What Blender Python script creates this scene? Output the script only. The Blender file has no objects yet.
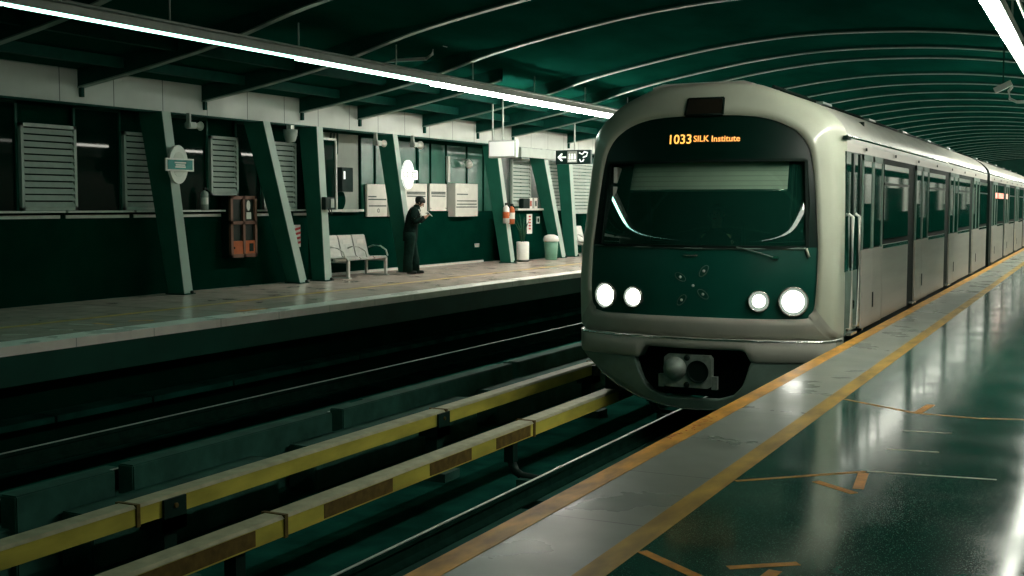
import bpy, bmesh, math, random
from mathutils import Vector, Matrix
random.seed(7)
S = bpy.context.scene
COL = S.collection
PI = math.pi

# ------------------------------------------------------------------ materials
def _nt(name):
    m = bpy.data.materials.new(name); m.use_nodes = True
    nt = m.node_tree
    return m, nt, nt.nodes['Principled BSDF']

def mat(name, col, rough=.5, metal=0., spec=.25, var=.25, scale=6., stretch=(1, 1, 1), bump=0., bscale=60., coat=0.):
    m, nt, b = _nt(name)
    N, L = nt.nodes, nt.links
    tc = N.new('ShaderNodeTexCoord'); mp = N.new('ShaderNodeMapping'); mp.inputs['Scale'].default_value = stretch
    L.new(tc.outputs['Object'], mp.inputs['Vector'])
    no = N.new('ShaderNodeTexNoise'); no.inputs['Scale'].default_value = scale; no.inputs['Detail'].default_value = 4
    L.new(mp.outputs['Vector'], no.inputs['Vector'])
    r = N.new('ShaderNodeValToRGB')
    r.color_ramp.elements[0].position = .3; r.color_ramp.elements[1].position = .7
    r.color_ramp.elements[0].color = tuple(c * (1 - var) for c in col) + (1,)
    r.color_ramp.elements[1].color = tuple(min(1, c * (1 + var * .6)) for c in col) + (1,)
    L.new(no.outputs['Fac'], r.inputs['Fac']); L.new(r.outputs['Color'], b.inputs['Base Color'])
    b.inputs['Roughness'].default_value = rough; b.inputs['Metallic'].default_value = metal
    b.inputs['Specular IOR Level'].default_value = spec
    b.inputs['Coat Weight'].default_value = coat
    if bump:
        n2 = N.new('ShaderNodeTexNoise'); n2.inputs['Scale'].default_value = bscale; n2.inputs['Detail'].default_value = 3
        L.new(mp.outputs['Vector'], n2.inputs['Vector'])
        bp = N.new('ShaderNodeBump'); bp.inputs['Strength'].default_value = bump; bp.inputs['Distance'].default_value = .01
        L.new(n2.outputs['Fac'], bp.inputs['Height']); L.new(bp.outputs['Normal'], b.inputs['Normal'])
    return m

def emit(name, col, s):
    m, nt, b = _nt(name)
    b.inputs['Base Color'].default_value = (.6, .6, .6, 1)
    b.inputs['Emission Color'].default_value = tuple(col) + (1,)
    b.inputs['Emission Strength'].default_value = s
    return m

def glass(name, tint, rough=.02, ior=1.5):
    m = bpy.data.materials.new(name); m.use_nodes = True
    nt = m.node_tree; N, L = nt.nodes, nt.links
    N.remove(N['Principled BSDF'])
    t = N.new('ShaderNodeBsdfTransparent'); t.inputs['Color'].default_value = tuple(tint) + (1,)
    g = N.new('ShaderNodeBsdfGlossy'); g.inputs['Roughness'].default_value = rough
    f = N.new('ShaderNodeFresnel'); f.inputs['IOR'].default_value = ior
    mx = N.new('ShaderNodeMixShader')
    L.new(f.outputs['Fac'], mx.inputs['Fac']); L.new(t.outputs['BSDF'], mx.inputs[1]); L.new(g.outputs['BSDF'], mx.inputs[2])
    dd = N.new('ShaderNodeBsdfDiffuse'); dd.inputs['Color'].default_value = (.03, .22, .15, 1)
    m2 = N.new('ShaderNodeMixShader'); m2.inputs['Fac'].default_value = .16      # green film painting a faint glow into the black glass
    L.new(mx.outputs['Shader'], m2.inputs[1]); L.new(dd.outputs['BSDF'], m2.inputs[2])
    L.new(m2.outputs['Shader'], N['Material Output'].inputs['Surface'])
    return m

def lines_mat(name, col, line, axis, period, offset, width, rough, spec=.5, speck=0., var=.2, scale=3., bump=0.):
    """a surface with thin joint lines every period metres along one object axis, and optional stone speckle"""
    m, nt, b = _nt(name)
    N, L = nt.nodes, nt.links
    tc = N.new('ShaderNodeTexCoord'); sx = N.new('ShaderNodeSeparateXYZ'); L.new(tc.outputs['Object'], sx.inputs['Vector'])
    def mth(op, a, bb):
        n = N.new('ShaderNodeMath'); n.operation = op
        for i, v in enumerate((a, bb)):
            if isinstance(v, (int, float)): n.inputs[i].default_value = v
            else: L.new(v, n.inputs[i])
        return n.outputs[0]
    v = mth('SUBTRACT', sx.outputs['XYZ'.index(axis)], offset)
    v = mth('DIVIDE', v, period); v = mth('FRACT', v, 0); v = mth('MULTIPLY', v, period)
    fac = mth('LESS_THAN', v, width)
    no = N.new('ShaderNodeTexNoise'); no.inputs['Scale'].default_value = scale; no.inputs['Detail'].default_value = 5
    L.new(tc.outputs['Object'], no.inputs['Vector'])
    r = N.new('ShaderNodeValToRGB')
    r.color_ramp.elements[0].position = .3; r.color_ramp.elements[1].position = .7
    r.color_ramp.elements[0].color = tuple(c * (1 - var) for c in col) + (1,)
    r.color_ramp.elements[1].color = tuple(c * (1 + var) for c in col) + (1,)
    L.new(no.outputs['Fac'], r.inputs['Fac'])
    out = r.outputs['Color']
    if speck:
        vo = N.new('ShaderNodeTexVoronoi'); vo.inputs['Scale'].default_value = 90
        L.new(tc.outputs['Object'], vo.inputs['Vector'])
        rr = N.new('ShaderNodeValToRGB')
        rr.color_ramp.elements[0].position = .12; rr.color_ramp.elements[1].position = .22
        rr.color_ramp.elements[0].color = (1, 1, 1, 1); rr.color_ramp.elements[1].color = (0, 0, 0, 1)
        L.new(vo.outputs['Distance'], rr.inputs['Fac'])
        mx0 = N.new('ShaderNodeMix'); mx0.data_type = 'RGBA'
        sc = mth('MULTIPLY', rr.outputs['Color'], speck)
        L.new(sc, mx0.inputs['Factor']); L.new(out, mx0.inputs['A']); mx0.inputs['B'].default_value = (.45, .5, .45, 1)
        out = mx0.outputs['Result']
    mx = N.new('ShaderNodeMix'); mx.data_type = 'RGBA'
    L.new(fac, mx.inputs['Factor']); L.new(out, mx.inputs['A']); mx.inputs['B'].default_value = tuple(line) + (1,)
    L.new(mx.outputs['Result'], b.inputs['Base Color'])
    b.inputs['Roughness'].default_value = rough; b.inputs['Specular IOR Level'].default_value = spec
    n3 = N.new('ShaderNodeTexNoise'); n3.inputs['Scale'].default_value = 1.7; n3.inputs['Detail'].default_value = 6
    L.new(tc.outputs['Object'], n3.inputs['Vector'])
    mr = N.new('ShaderNodeMapRange'); mr.inputs['From Min'].default_value = .3; mr.inputs['From Max'].default_value = .7
    mr.inputs['To Min'].default_value = rough * .75; mr.inputs['To Max'].default_value = rough * 1.35
    L.new(n3.outputs['Fac'], mr.inputs['Value']); L.new(mr.outputs['Result'], b.inputs['Roughness'])
    if bump:
        n2 = N.new('ShaderNodeTexNoise'); n2.inputs['Scale'].default_value = 14; n2.inputs['Detail'].default_value = 2
        L.new(tc.outputs['Object'], n2.inputs['Vector'])
        bp = N.new('ShaderNodeBump'); bp.inputs['Strength'].default_value = bump; bp.inputs['Distance'].default_value = .01
        L.new(n2.outputs['Fac'], bp.inputs['Height']); L.new(bp.outputs['Normal'], b.inputs['Normal'])
    return m

M = dict(
    granite=lines_mat('granite_floor', (.008, .078, .056), (.003, .02, .014), 'Y', 3.1, 0., .012, .12, .12, speck=.35, scale=5),
    granite2=lines_mat('granite_floor_far', (.50, .42, .36), (.15, .14, .12), 'Y', .9, .3, .012, .2, .5, speck=.2, scale=4, bump=.02),
    edge_stone=lines_mat('edge_stone', (.25, .29, .25), (.08, .1, .085), 'Y', 1.05, .85, .012, .30, .5, var=.14, scale=3.5),
    nosing=lines_mat('pale_nosing', (.86, .83, .76), (.4, .42, .38), 'Y', 1.2, 0, .012, .3, .5, var=.08),
    yellow_line=mat('yellow_line', (.68, .34, .05), .45, var=.45, scale=9, stretch=(1, .4, 1)),
    yellow_band=mat('worn_yellow_band', (.45, .29, .05), .45, var=.5, scale=7, stretch=(1, .35, 1)),
    tape=mat('orange_tape', (.66, .27, .02), .5, var=.3, scale=14),
    white_tape=mat('pale_tape', (.6, .55, .42), .5, var=.3, scale=14),
    red_paint=mat('red_lettering', (.45, .06, .03), .6),
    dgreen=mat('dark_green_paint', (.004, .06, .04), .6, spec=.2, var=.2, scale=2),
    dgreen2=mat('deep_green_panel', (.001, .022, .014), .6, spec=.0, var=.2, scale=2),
    post_edge=mat('post_track_face', (.36, .46, .40), .5, var=.08, scale=3),
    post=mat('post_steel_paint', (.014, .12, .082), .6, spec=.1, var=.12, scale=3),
    roof=mat('vault_sheet', (.003, .048, .034), .8, spec=.0, var=.3, scale=1.2, stretch=(1, .4, 1)),
    rib=mat('rib_paint', (.004, .05, .036), .6, spec=.05, var=.2),
    flange=mat('rib_flange', (.20, .29, .245), .38, metal=.5, var=.2),
    fascia=lines_mat('fascia_panels', (.45, .49, .44), (.1, .13, .11), 'Y', 1.05, .05, .018, .5, var=.06),
    louvre=mat('louvre_metal', (.38, .44, .39), .45, var=.1),
    dark_pane=mat('dark_pane', (.001, .012, .008), .02, spec=.05, var=.1),
    green_pane=mat('green_pane', (.03, .12, .085), .2, spec=.6, var=.35, scale=1.3),
    pale_wall=mat('pale_room_wall', (.33, .38, .33), .6, var=.12, scale=2),
    frame=mat('pale_frame', (.55, .58, .52), .4, var=.1),
    black=mat('black_gloss', (.001, .012, .008), .35, spec=.3, var=.2),
    black_mat=mat('black_matt', (.001, .012, .008), .7, spec=.2, var=.3),
    concrete=mat('track_concrete', (.009, .068, .051), .85, spec=.0, var=.45, scale=2.5, bump=.3, bscale=20),
    plinth=mat('plinth_concrete', (.025, .095, .072), .8, spec=.12, var=.4, scale=3, bump=.3, bscale=20),
    rail=mat('rail_steel', (.008, .03, .022), .8, spec=.0, var=.3),
    rail_top=mat('rail_running_face', (.5, .54, .5), .45, metal=.6, var=.05),
    cover=mat('third_rail_cover', (.50, .46, .08), .45, var=.35, scale=5, stretch=(1, .3, 1)),
    cover_top=mat('lit_cover_top', (.44, .44, .28), .6, var=.2, scale=8),  # paler than the sides, light from above painted in
    stain=mat('brown_grime', (.13, .09, .02), .7, var=.4, scale=12),
    bracket=mat('bracket_iron', (.002, .022, .015), .6, spec=.2, var=.3),
    cream=mat('cab_cream', (.53, .57, .46), .32, var=.08, scale=2, coat=.3),
    greymask=mat('lower_cab_grey', (.42, .43, .37), .4, var=.12, scale=3),
    panel=mat('glossy_front_panel', (.005, .085, .06), .3, spec=.35, var=.15, scale=2),
    surround=mat('dark_screen_surround', (.001, .018, .012), .3, spec=.25, var=.1),
    steel=mat('stainless_steel', (.62, .59, .53), .33, metal=.45, var=.1, scale=3, stretch=(1, .15, 3)),
    bright=mat('bright_rail', (.85, .86, .82), .18, metal=1., var=.05),
    roofgrey=mat('train_roof', (.56, .57, .51), .4, metal=.2, var=.12, scale=2),
    win=mat('train_window', (.004, .03, .022), .03, spec=1., var=.2, coat=.8),
    skirt=mat('skirt_grey', (.16, .24, .20), .45, var=.25, scale=4),
    coupler=mat('coupler_iron', (.26, .32, .28), .5, metal=.4, var=.35, scale=12),
    blind=lines_mat('sun_blind_cloth', (.80, .78, .68), (.62, .62, .54), 'Z', .055, 0, .012, .8, var=.1),
    windscreen=glass('windscreen_glass', (.72, .85, .78), .015, 1.6),
    lamp_ring=mat('lamp_ring', (.5, .52, .47), .25, metal=.8, var=.1),
    lamp_bowl=mat('lamp_bowl', (.06, .09, .075), .3, var=.1),
    headlight=emit('headlamp', (1., .98, .88), 9.),
    led=emit('amber_led', (1., .36, .02), 1.5),
    led_hot=emit('amber_led_bright', (1., .46, .05), 1.7),
    red_lamp=mat('unlit_tail_lamp', (.022, .016, .011), .3, spec=.4, var=.3),
    red_glow=emit('red_window_reflection', (1., .11, .03), 1.3),
    white=mat('white_board', (.66, .66, .59), .5, var=.08),
    white2=mat('white_plastic', (.74, .74, .68), .45, var=.06),
    lit_sign=emit('lit_sign_face', (.95, 1., .9), .85),
    lit_screen=emit('lit_screen', (.95, 1., .85), .33),
    ink=mat('board_ink', (.07, .1, .085), .6),
    teal=mat('teal_band', (.02, .22, .2), .5),
    sign_black=mat('sign_black', (.006, .022, .018), .3),
    sign_grey=mat('sign_grey', (.35, .38, .34), .5),
    orange=mat('orange_red_paint', (.42, .10, .03), .45, var=.2),
    salmon=mat('faded_red_frame', (.17, .085, .06), .5, var=.2),
    red=mat('red_stripe', (.5, .05, .05), .5, var=.2),
    seat=mat('perforated_seat_steel', (.62, .63, .58), .35, metal=.35, var=.12, scale=10),
    bin=mat('green_bin', (.11, .24, .165), .5, var=.1),
    grey=mat('fixture_grey', (.36, .40, .36), .45, var=.15),
    pipe=mat('conduit', (.05, .12, .09), .4, var=.2),
    skin=mat('skin', (.42, .27, .19), .5, var=.1, scale=20),
    hair=mat('black_hair', (.004, .009, .007), .5, var=.4, scale=50),
    cloth=mat('black_cloth', (.004, .013, .010), .9, spec=.05, var=.4, scale=20),
    cloth2=mat('charcoal_cloth', (.005, .018, .013), .9, spec=.05, var=.4, scale=20),
    leaf=mat('plant_leaf', (.015, .07, .03), .5, var=.4, scale=30),
)
TUBE = {k: emit('tube_light_%d' % i, c, s) for i, (k, c, s) in enumerate((
    ('low', (.4, 1., .74), 1.2), ('mid', (.42, 1., .76), 5.), ('midfull', (.55, 1., .78), 8.), ('midhigh', (.9, 1., .86), 34.), ('full', (1., .97, .86), 76.),
    ('right_low', (.97, 1., .86), 9.), ('right', (1., .99, .86), 62.), ('right_far', (.97, 1., .86), 13.)))}

# ------------------------------------------------------------------ mesh builder
class MB:
    def __init__(self):
        self.v = []; self.f = []; self.sm = []
    def add(self, vs, fs, smooth=False):
        o = len(self.v); self.v += [tuple(p) for p in vs]
        self.f += [tuple(i + o for i in f) for f in fs]; self.sm += [smooth] * len(fs)
        return self
    def box(self, a, b):
        (x0, y0, z0), (x1, y1, z1) = a, b
        x0, x1 = sorted((x0, x1)); y0, y1 = sorted((y0, y1)); z0, z1 = sorted((z0, z1))
        vs = [(x0, y0, z0), (x1, y0, z0), (x1, y1, z0), (x0, y1, z0), (x0, y0, z1), (x1, y0, z1), (x1, y1, z1), (x0, y1, z1)]
        return self.add(vs, [(3, 2, 1, 0), (4, 5, 6, 7), (0, 1, 5, 4), (1, 2, 6, 5), (2, 3, 7, 6), (3, 0, 4, 7)])
    def hexa(self, bottom, top):
        return self.add(list(bottom) + list(top), [(3, 2, 1, 0), (4, 5, 6, 7), (0, 1, 5, 4), (1, 2, 6, 5), (2, 3, 7, 6), (3, 0, 4, 7)])
    def tube(self, pts, r, n=8, caps=True):
        pts = [Vector(p) for p in pts]
        rs = r if isinstance(r, (list, tuple)) else [r] * len(pts)
        rings = []
        ref = None
        for i, p in enumerate(pts):
            d = (pts[min(i + 1, len(pts) - 1)] - pts[max(i - 1, 0)]).normalized()
            if ref is None:
                ref = Vector((0, 0, 1)) if abs(d.z) < .9 else Vector((1, 0, 0))
            u = d.cross(ref).normalized(); w = d.cross(u).normalized(); ref = -w if False else ref
            rings.append([p + (u * math.cos(2 * PI * k / n) + w * math.sin(2 * PI * k / n)) * rs[i] for k in range(n)])
        vs = [q for rr in rings for q in rr]; fs = []
        for i in range(len(rings) - 1):
            for k in range(n):
                fs.append((i * n + k, i * n + (k + 1) % n, (i + 1) * n + (k + 1) % n, (i + 1) * n + k))
        self.add(vs, fs, True)
        if caps:
            self.add(rings[0], [tuple(range(n))]); self.add(rings[-1], [tuple(reversed(range(n)))])
        return self
    def lathe(self, prof, c=(0, 0, 0), axis='z', n=24):
        """prof: list of (radius, height)"""
        vs = []
        for r, h in prof:
            for k in range(n):
                a = 2 * PI * k / n; p = (r * math.cos(a), r * math.sin(a), h)
                if axis == 'y': p = (p[0], h, p[1])
                if axis == 'x': p = (h, p[0], p[1])
                vs.append((p[0] + c[0], p[1] + c[1], p[2] + c[2]))
        fs = []
        for i in range(len(prof) - 1):
            for k in range(n):
                fs.append((i * n + k, i * n + (k + 1) % n, (i + 1) * n + (k + 1) % n, (i + 1) * n + k))
        return self.add(vs, fs, True)
    def grid(self, rows, smooth=True, closed=False):
        n = len(rows[0]); vs = [p for r in rows for p in r]; fs = []
        for i in range(len(rows) - 1):
            for k in range(n if closed else n - 1):
                fs.append((i * n + k, i * n + (k + 1) % n, (i + 1) * n + (k + 1) % n, (i + 1) * n + k))
        return self.add(vs, fs, smooth)
    def prism(self, poly, lo, hi, axis='x'):
        """poly: 2-D outline in the two other axes, extruded along axis"""
        def P(p, h):
            return {'x': (h, p[0], p[1]), 'y': (p[0], h, p[1]), 'z': (p[0], p[1], h)}[axis]
        n = len(poly)
        vs = [P(p, lo) for p in poly] + [P(p, hi) for p in poly]
        return self.add(vs, [tuple(range(n))[::-1], tuple(range(n, 2 * n))] + [(k, (k + 1) % n, n + (k + 1) % n, n + k) for k in range(n)])
    def move(self, fn):
        self.v = [tuple(fn(Vector(p))) for p in self.v]; return self
    def build(self, name, m, parent=None, bevel=0., recalc=True):
        me = bpy.data.meshes.new(name)
        me.from_pydata(self.v, [], self.f); me.update()
        bm = bmesh.new(); bm.from_mesh(me)
        bmesh.ops.remove_doubles(bm, verts=bm.verts, dist=1e-5)
        if recalc: bmesh.ops.recalc_face_normals(bm, faces=bm.faces)
        if bevel:
            es = [e for e in bm.edges if len(e.link_faces) == 2 and e.calc_face_angle(0) > .6]
            bmesh.ops.bevel(bm, geom=es, offset=bevel, segments=2, affect='EDGES', clamp_overlap=True)
        bm.to_mesh(me); bm.free()
        if len(me.polygons) == len(self.sm) and not bevel:
            for p, s in zip(me.polygons, self.sm): p.use_smooth = s
        else:
            for p in me.polygons: p.use_smooth = any(self.sm) and not bevel
        me.materials.append(m)
        o = bpy.data.objects.new(name, me); COL.objects.link(o)
        if parent is not None:
            o.parent = parent; o.matrix_parent_inverse = Matrix.Translation(parent.location).inverted() if False else Matrix()
            # parents sit unrotated at their base; keep the part where it was modelled
            o.location = -Vector(parent_world(parent))
        return o

def parent_world(p):
    v = Vector((0, 0, 0))
    while p is not None:
        v = v + p.location; p = p.parent
    return v

def empty(name, loc, label, cat, group=None):
    o = bpy.data.objects.new(name, None); COL.objects.link(o); o.location = loc; o.empty_display_size = .1
    return tag(o, label, cat, group)

def tag(o, label, cat, group=None, kind=None):
    o['label'] = label; o['category'] = cat
    if group: o['group'] = group
    if kind: o['kind'] = kind
    return o

def struct(o):
    o['kind'] = 'structure'; return o

def copy_tree(o, parent=None):
    c = o.copy(); COL.objects.link(c)
    if parent is not None: c.parent = parent
    for ch in list(o.children): copy_tree(ch, c)
    return c

def text_obj(name, s, size, m, fn, parent=None, depth=.002, align='CENTER'):
    """lettering as a thin mesh; fn maps (u, v, w) of the text plane to the world"""
    cu = bpy.data.curves.new('lettering_curve', 'FONT'); cu.body = s; cu.size = size; cu.extrude = depth
    cu.align_x = align; cu.align_y = 'CENTER'; cu.resolution_u = 3; cu.offset = .001
    t = bpy.data.objects.new('lettering_tmp', cu); COL.objects.link(t)
    dg = bpy.context.evaluated_depsgraph_get()
    me = bpy.data.meshes.new_from_object(t.evaluated_get(dg))
    bpy.data.objects.remove(t); bpy.data.curves.remove(cu)
    for v in me.vertices: v.co = Vector(fn(*v.co))
    me.name = name; me.materials.clear(); me.materials.append(m)
    o = bpy.data.objects.new(name, me); COL.objects.link(o)
    if parent is not None:
        o.parent = parent; o.location = -parent_world(parent)
    return o

def catmull(pts, n):
    out = []
    P = [Vector(p) for p in pts]
    for i in range(len(P) - 1):
        p0 = P[i - 1] if i else P[0] * 2 - P[1]; p1, p2 = P[i], P[i + 1]
        p3 = P[i + 2] if i + 2 < len(P) else P[-1] * 2 - P[-2]
        for k in range(n):
            t = k / n
            out.append(.5 * ((2 * p1) + (p2 - p0) * t + (2 * p0 - 5 * p1 + 4 * p2 - p3) * t * t + (3 * p1 - p0 - 3 * p2 + p3) * t ** 3))
    out.append(P[-1])
    return out

def interp(tab, x):
    if x <= tab[0][0]: return tab[0][1]
    for (a, fa), (b, fb) in zip(tab, tab[1:]):
        if x <= b: return fa + (fb - fa) * (x - a) / (b - a)
    return tab[-1][1]

# ------------------------------------------------------------------ platforms and track
EDGE, LEDGE = -2.42, -10.05           # the two platform edges
XR, XW = 2.3, -13.85                  # right wall, left wall
Y0, Y1 = -6., 92.

struct(MB().box((-1.71, Y0, -.25), (XR, Y1, 0)).build('floor', M['granite']))
struct(MB().box((EDGE, Y0, -.25), (-1.71, Y1, 0)).build('trim_1', M['edge_stone']))
struct(MB().box((EDGE, Y0, 0), (-2.29, Y1, .002)).build('trim_2', M['yellow_line']))
struct(MB().box((-1.83, Y0, 0), (-1.71, Y1, .002)).build('trim_3', M['yellow_band']))
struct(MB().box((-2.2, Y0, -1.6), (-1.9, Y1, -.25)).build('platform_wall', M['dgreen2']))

struct(MB().box((LEDGE - .42, Y0, -.42), (-15.2, Y1, 0)).build('platform_floor', M['granite2']))
struct(MB().box((LEDGE, Y0, -.10), (LEDGE - .42, Y1, 0)).build('trim_4', M['nosing']))
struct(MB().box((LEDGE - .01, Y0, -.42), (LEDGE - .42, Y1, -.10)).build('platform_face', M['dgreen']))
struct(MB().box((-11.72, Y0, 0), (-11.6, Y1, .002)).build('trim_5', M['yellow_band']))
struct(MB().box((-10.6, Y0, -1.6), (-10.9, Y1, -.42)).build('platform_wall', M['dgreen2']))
# cable ledge segments below the far platform
y = 2.0
while y < 40:
    struct(MB().box((-10.25, y, -.93), (-10.6, y + 1.46, -.86)).build('cable_ledge', M['concrete']))
    y += 1.5

struct(MB().box((-10.9, Y0, -1.75), (-1.9, Y1, -1.45)).build('track_bed', M['concrete']))

def rail_thing(x, z, label):
    e = empty('running_rail', (x, 4, z - .17), label, 'rail')
    prof = [(-.07, -.17), (.07, -.17), (.07, -.155), (.012, -.13), (.012, -.05), (.035, -.035), (.035, -.006), (-.035, -.006), (-.035, -.035), (-.012, -.05), (-.012, -.13), (-.07, -.155)]
    MB().prism([(x + a, z + b) for a, b in prof], Y0, Y1, 'y').build('rail_body', M['rail'], e)
    MB().box((x - .012, Y0, z - .006), (x + .012, Y1, z + .001)).build('running_face', M['rail_top'], e)
rail_thing(-4.66, -1.08, 'shiny running rail just in front of the train, beside the yellow edged platform')
rail_thing(-3.225, -1.08, 'running rail hidden under the platform edge below the train')
rail_thing(-7.83, -.89, 'running rail behind the low concrete blocks of the empty track')
rail_thing(-9.27, -.89, 'running rail of the empty track closest to the far platform')

for x, z, h in ((-4.66, -1.25, .2), (-3.225, -1.25, .2), (-7.83, -1.06, .39), (-9.27, -1.34, .11)):
    y = -4.
    while y < 60:
        struct(MB().box((x - .28, y, z - h), (x + .28, y + 4.3, z)).build('rail_plinth', M['plinth'], bevel=.01))
        y += 4.6
# upstand blocks on the empty track, with a lower step in front of each
for a, b in ((2.2, 6.25), (6.5, 7.55), (7.75, 10.75), (10.95, 15.2), (15.4, 19.6), (19.8, 24), (24.2, 28.4), (28.6, 40)):
    struct(MB().box((-7.48, a, -1.45), (-7.66, b, -.80)).build('track_upstand', M['plinth'], bevel=.012))
for a, b in ((3.0, 5.6), (6.9, 9.3), (9.9, 13.4), (14, 18), (18.6, 23)):
    struct(MB().box((-7.1, a, -1.45), (-7.44, b, -1.0)).build('track_step', M['plinth'], bevel=.012))

# third rails under yellow covers
def cover_seg(x, z, y0, y1, label, stains=(), grp=None):
    e = empty('third_rail_cover', (x, (y0 + y1) / 2, -1.45), label, 'rail cover', grp)
    w, h = .17, .15
    MB().prism([(x - w / 2, z - h), (x + w / 2 + .01, z - h), (x + w / 2 + .01, z - .022), (x - w / 2, z - .022)], y0 + .01, y1 - .01, 'y').build('cover_side', M['cover'], e)
    t = MB().prism([(x - w / 2 - .008, z - .022), (x + w / 2 + .018, z - .022), (x + w / 2 - .005, z), (x - w / 2 + .02, z)], y0 + .006, y1 - .006, 'y').build('cover_top', M['cover_top'], e)
    for k, (a, b) in enumerate(stains):
        MB().box((x + w / 2 + .01, a, z - h + .012), (x + w / 2 + .014, b, z - .03)).build('grime_patch', M['stain'], e)
    # joint strap at the far end of the segment
    MB().box((x - w / 2 - .014, y1 - .035, z - h - .01), (x + w / 2 + .024, y1 + .0, z + .006)).build('joint_strap', M['stain'], e)
    return e

def bracket(x, z, y, side, label, grp):
    e = empty('rail_bracket', (x, y, -1.45), label, 'bracket', grp)
    MB().box((x - .05, y - .05, z - .36), (x + .05, y + .05, z - .165)).build('hanger', M['bracket'], e)
    p = [(x, y, z - .34), (x + .05 * side, y, z - .45), (x + .12 * side, y, z - .49), (x + .34 * side, y, z - .50)]
    MB().tube(p, [.045, .045, .04, .035], 8).build('curved_arm', M['bracket'], e)
    MB().box((x + .12 * side, y - .13, -1.45), (x + .245 * side, y + .13, z - .50)).build('foot_block', M['plinth'], e)

c1 = [(-1.5, 2.6), (2.6, 6.75), (6.75, 10.85), (10.85, 14.9), (14.9, 19)]
l1 = ['yellow rail cover beside the train track, cut off by the picture bottom',
      'yellow rail cover running from the bottom edge to the first joint beside the train track',
      'yellow rail cover with long brown grime patches beside the train track',
      'yellow rail cover whose far end passes under the train bumper',
      'yellow rail cover hidden under the arriving train']
st = {1: [(3.6, 4.9), (5.3, 6.4)], 2: [(7.2, 8.15), (8.75, 9.5), (10.0, 10.75)], 3: [(13.2, 14.3)]}
for k, (a, b) in enumerate(c1): cover_seg(-5.19, -.72, a, b, l1[k], st.get(k, ()), 'yellow rail covers by the train track')
c2 = [(-2, 2.2), (2.2, 6.5), (6.5, 11.05), (11.05, 15.4), (15.4, 19.8), (19.8, 24.2)]
l2 = ['yellow rail cover of the empty track, outside the lower corner', 'yellow rail cover of the empty track running out at the picture side',
      'yellow rail cover of the empty track between the two dark support posts', 'yellow rail cover of the empty track ending beside the train front',
      'yellow rail cover of the empty track behind the train front corner', 'yellow rail cover of the empty track hidden beyond the train']
for k, (a, b) in enumerate(c2): cover_seg(-6.32, -.72, a, b, l2[k], (), 'yellow rail covers by the empty track')
bl = ['dark curved bracket under the first length of the near yellow rail cover', 
      'dark curved bracket with its foot in full view beside the shiny rail',
      'dark curved bracket close to the train bumper under the yellow cover']
for k, y in enumerate((6.3, 10.5, 14.6)): bracket(-5.19, -.72, y, 1, bl[k], 'brackets by the train track')
bl = ['dark post under the far yellow rail cover at the picture side', 'dark post clasping the far yellow rail cover midway to the train', 'dark post under the far yellow rail cover beside the train front']
for k, y in enumerate((6.85, 10.95, 15.2)):
    e = empty('cover_support', (-6.32, y, -1.45), bl[k], 'bracket', 'supports by the empty track')
    MB().box((-6.215, y - .12, -.99), (-6.195, y + .12, -.74)).box((-6.44, y - .12, -.99), (-6.42, y + .12, -.74)).box((-6.44, y - .12, -.99), (-6.195, y + .12, -.885)).build('clasp', M['bracket'], e)
    MB().box((-6.39, y - .07, -1.38), (-6.25, y + .07, -.99)).build('post', M['bracket'], e)
    MB().box((-6.5, y - .16, -1.45), (-6.1, y + .16, -1.36)).build('base_plate', M['plinth'], e)
    MB().tube([(-6.21, y - .0, -.80), (-6.18, y, -.80)], .02, 6).build('bolt', M['stain'], e)

# ------------------------------------------------------------------ tape marks on the platform
def strip_tape(name, pts, w, m, label, grp=None):
    mb = MB()
    for (a, b) in zip(pts, pts[1:]):
        a = Vector(a + (0,)); b = Vector(b + (0,)); d = (b - a).normalized(); n = Vector((-d.y, d.x, 0)) * w / 2
        q = [a - n, b - n, b + n, a + n]
        mb.hexa([p + Vector((0, 0, .0)) for p in q], [p + Vector((0, 0, .0016)) for p in q])
    return tag(mb.build(name, m), label, 'floor tape', grp)
strip_tape('floor_tape', [(-1.70, 6.11), (-1.13, 6.64)], .03, M['tape'], 'long orange tape running out from the yellow band to the arrow tip')
strip_tape('floor_tape', [(-1.12, 6.655), (-.47, 6.75)], .018, M['white_tape'], 'thin pale tape continuing past the orange arrow on the dark floor')
strip_tape('floor_tape', [(-1.32, 6.29), (-1.09, 6.11)], .05, M['tape'], 'short orange tape, lower arm of the arrow on the dark floor')
strip_tape('floor_tape', [(-1.09, 6.22), (-1.13, 6.6)], .055, M['tape'], 'broad orange tape, upright arm of the arrow under the long line')
strip_tape('floor_tape', [(-1.70, 9.08), (-1.14, 8.69)], .03, M['tape'], 'far orange tape slanting from the yellow band across the reflections')
strip_tape('floor_tape', [(-1.14, 8.69), (-.74, 8.66), (-.45, 8.75)], .022, M['tape'], 'faint thin orange tape continuing from the far slanting tape')
strip_tape('floor_tape', [(-1.13, 8.72), (-1.09, 9.1)], .055, M['tape'], 'far broad orange tape arm standing on the faint thin line')
strip_tape('floor_tape', [(-1.12, 7.97), (-.83, 8.01)], .02, M['white_tape'], 'pale tape dash on the floor, upper of two below the far tape')
strip_tape('floor_tape', [(-1.12, 7.32), (-.83, 7.36)], .02, M['white_tape'], 'pale tape dash on the floor, lower of two above the arrow')
strip_tape('floor_tape', [(-1.70, 4.68), (-1.36, 4.43)], .05, M['tape'], 'slanting orange tape at the foot of the worn yellow band')
strip_tape('floor_tape', [(-1.31, 4.615), (-1.07, 4.795)], .045, M['tape'], 'orange tape dash at the bottom edge of the floor')
strip_tape('floor_tape', [(-1.13, 4.66), (-1.16, 4.35)], .055, M['tape'], 'orange tape stub cut off at the bottom edge of the floor')
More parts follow.
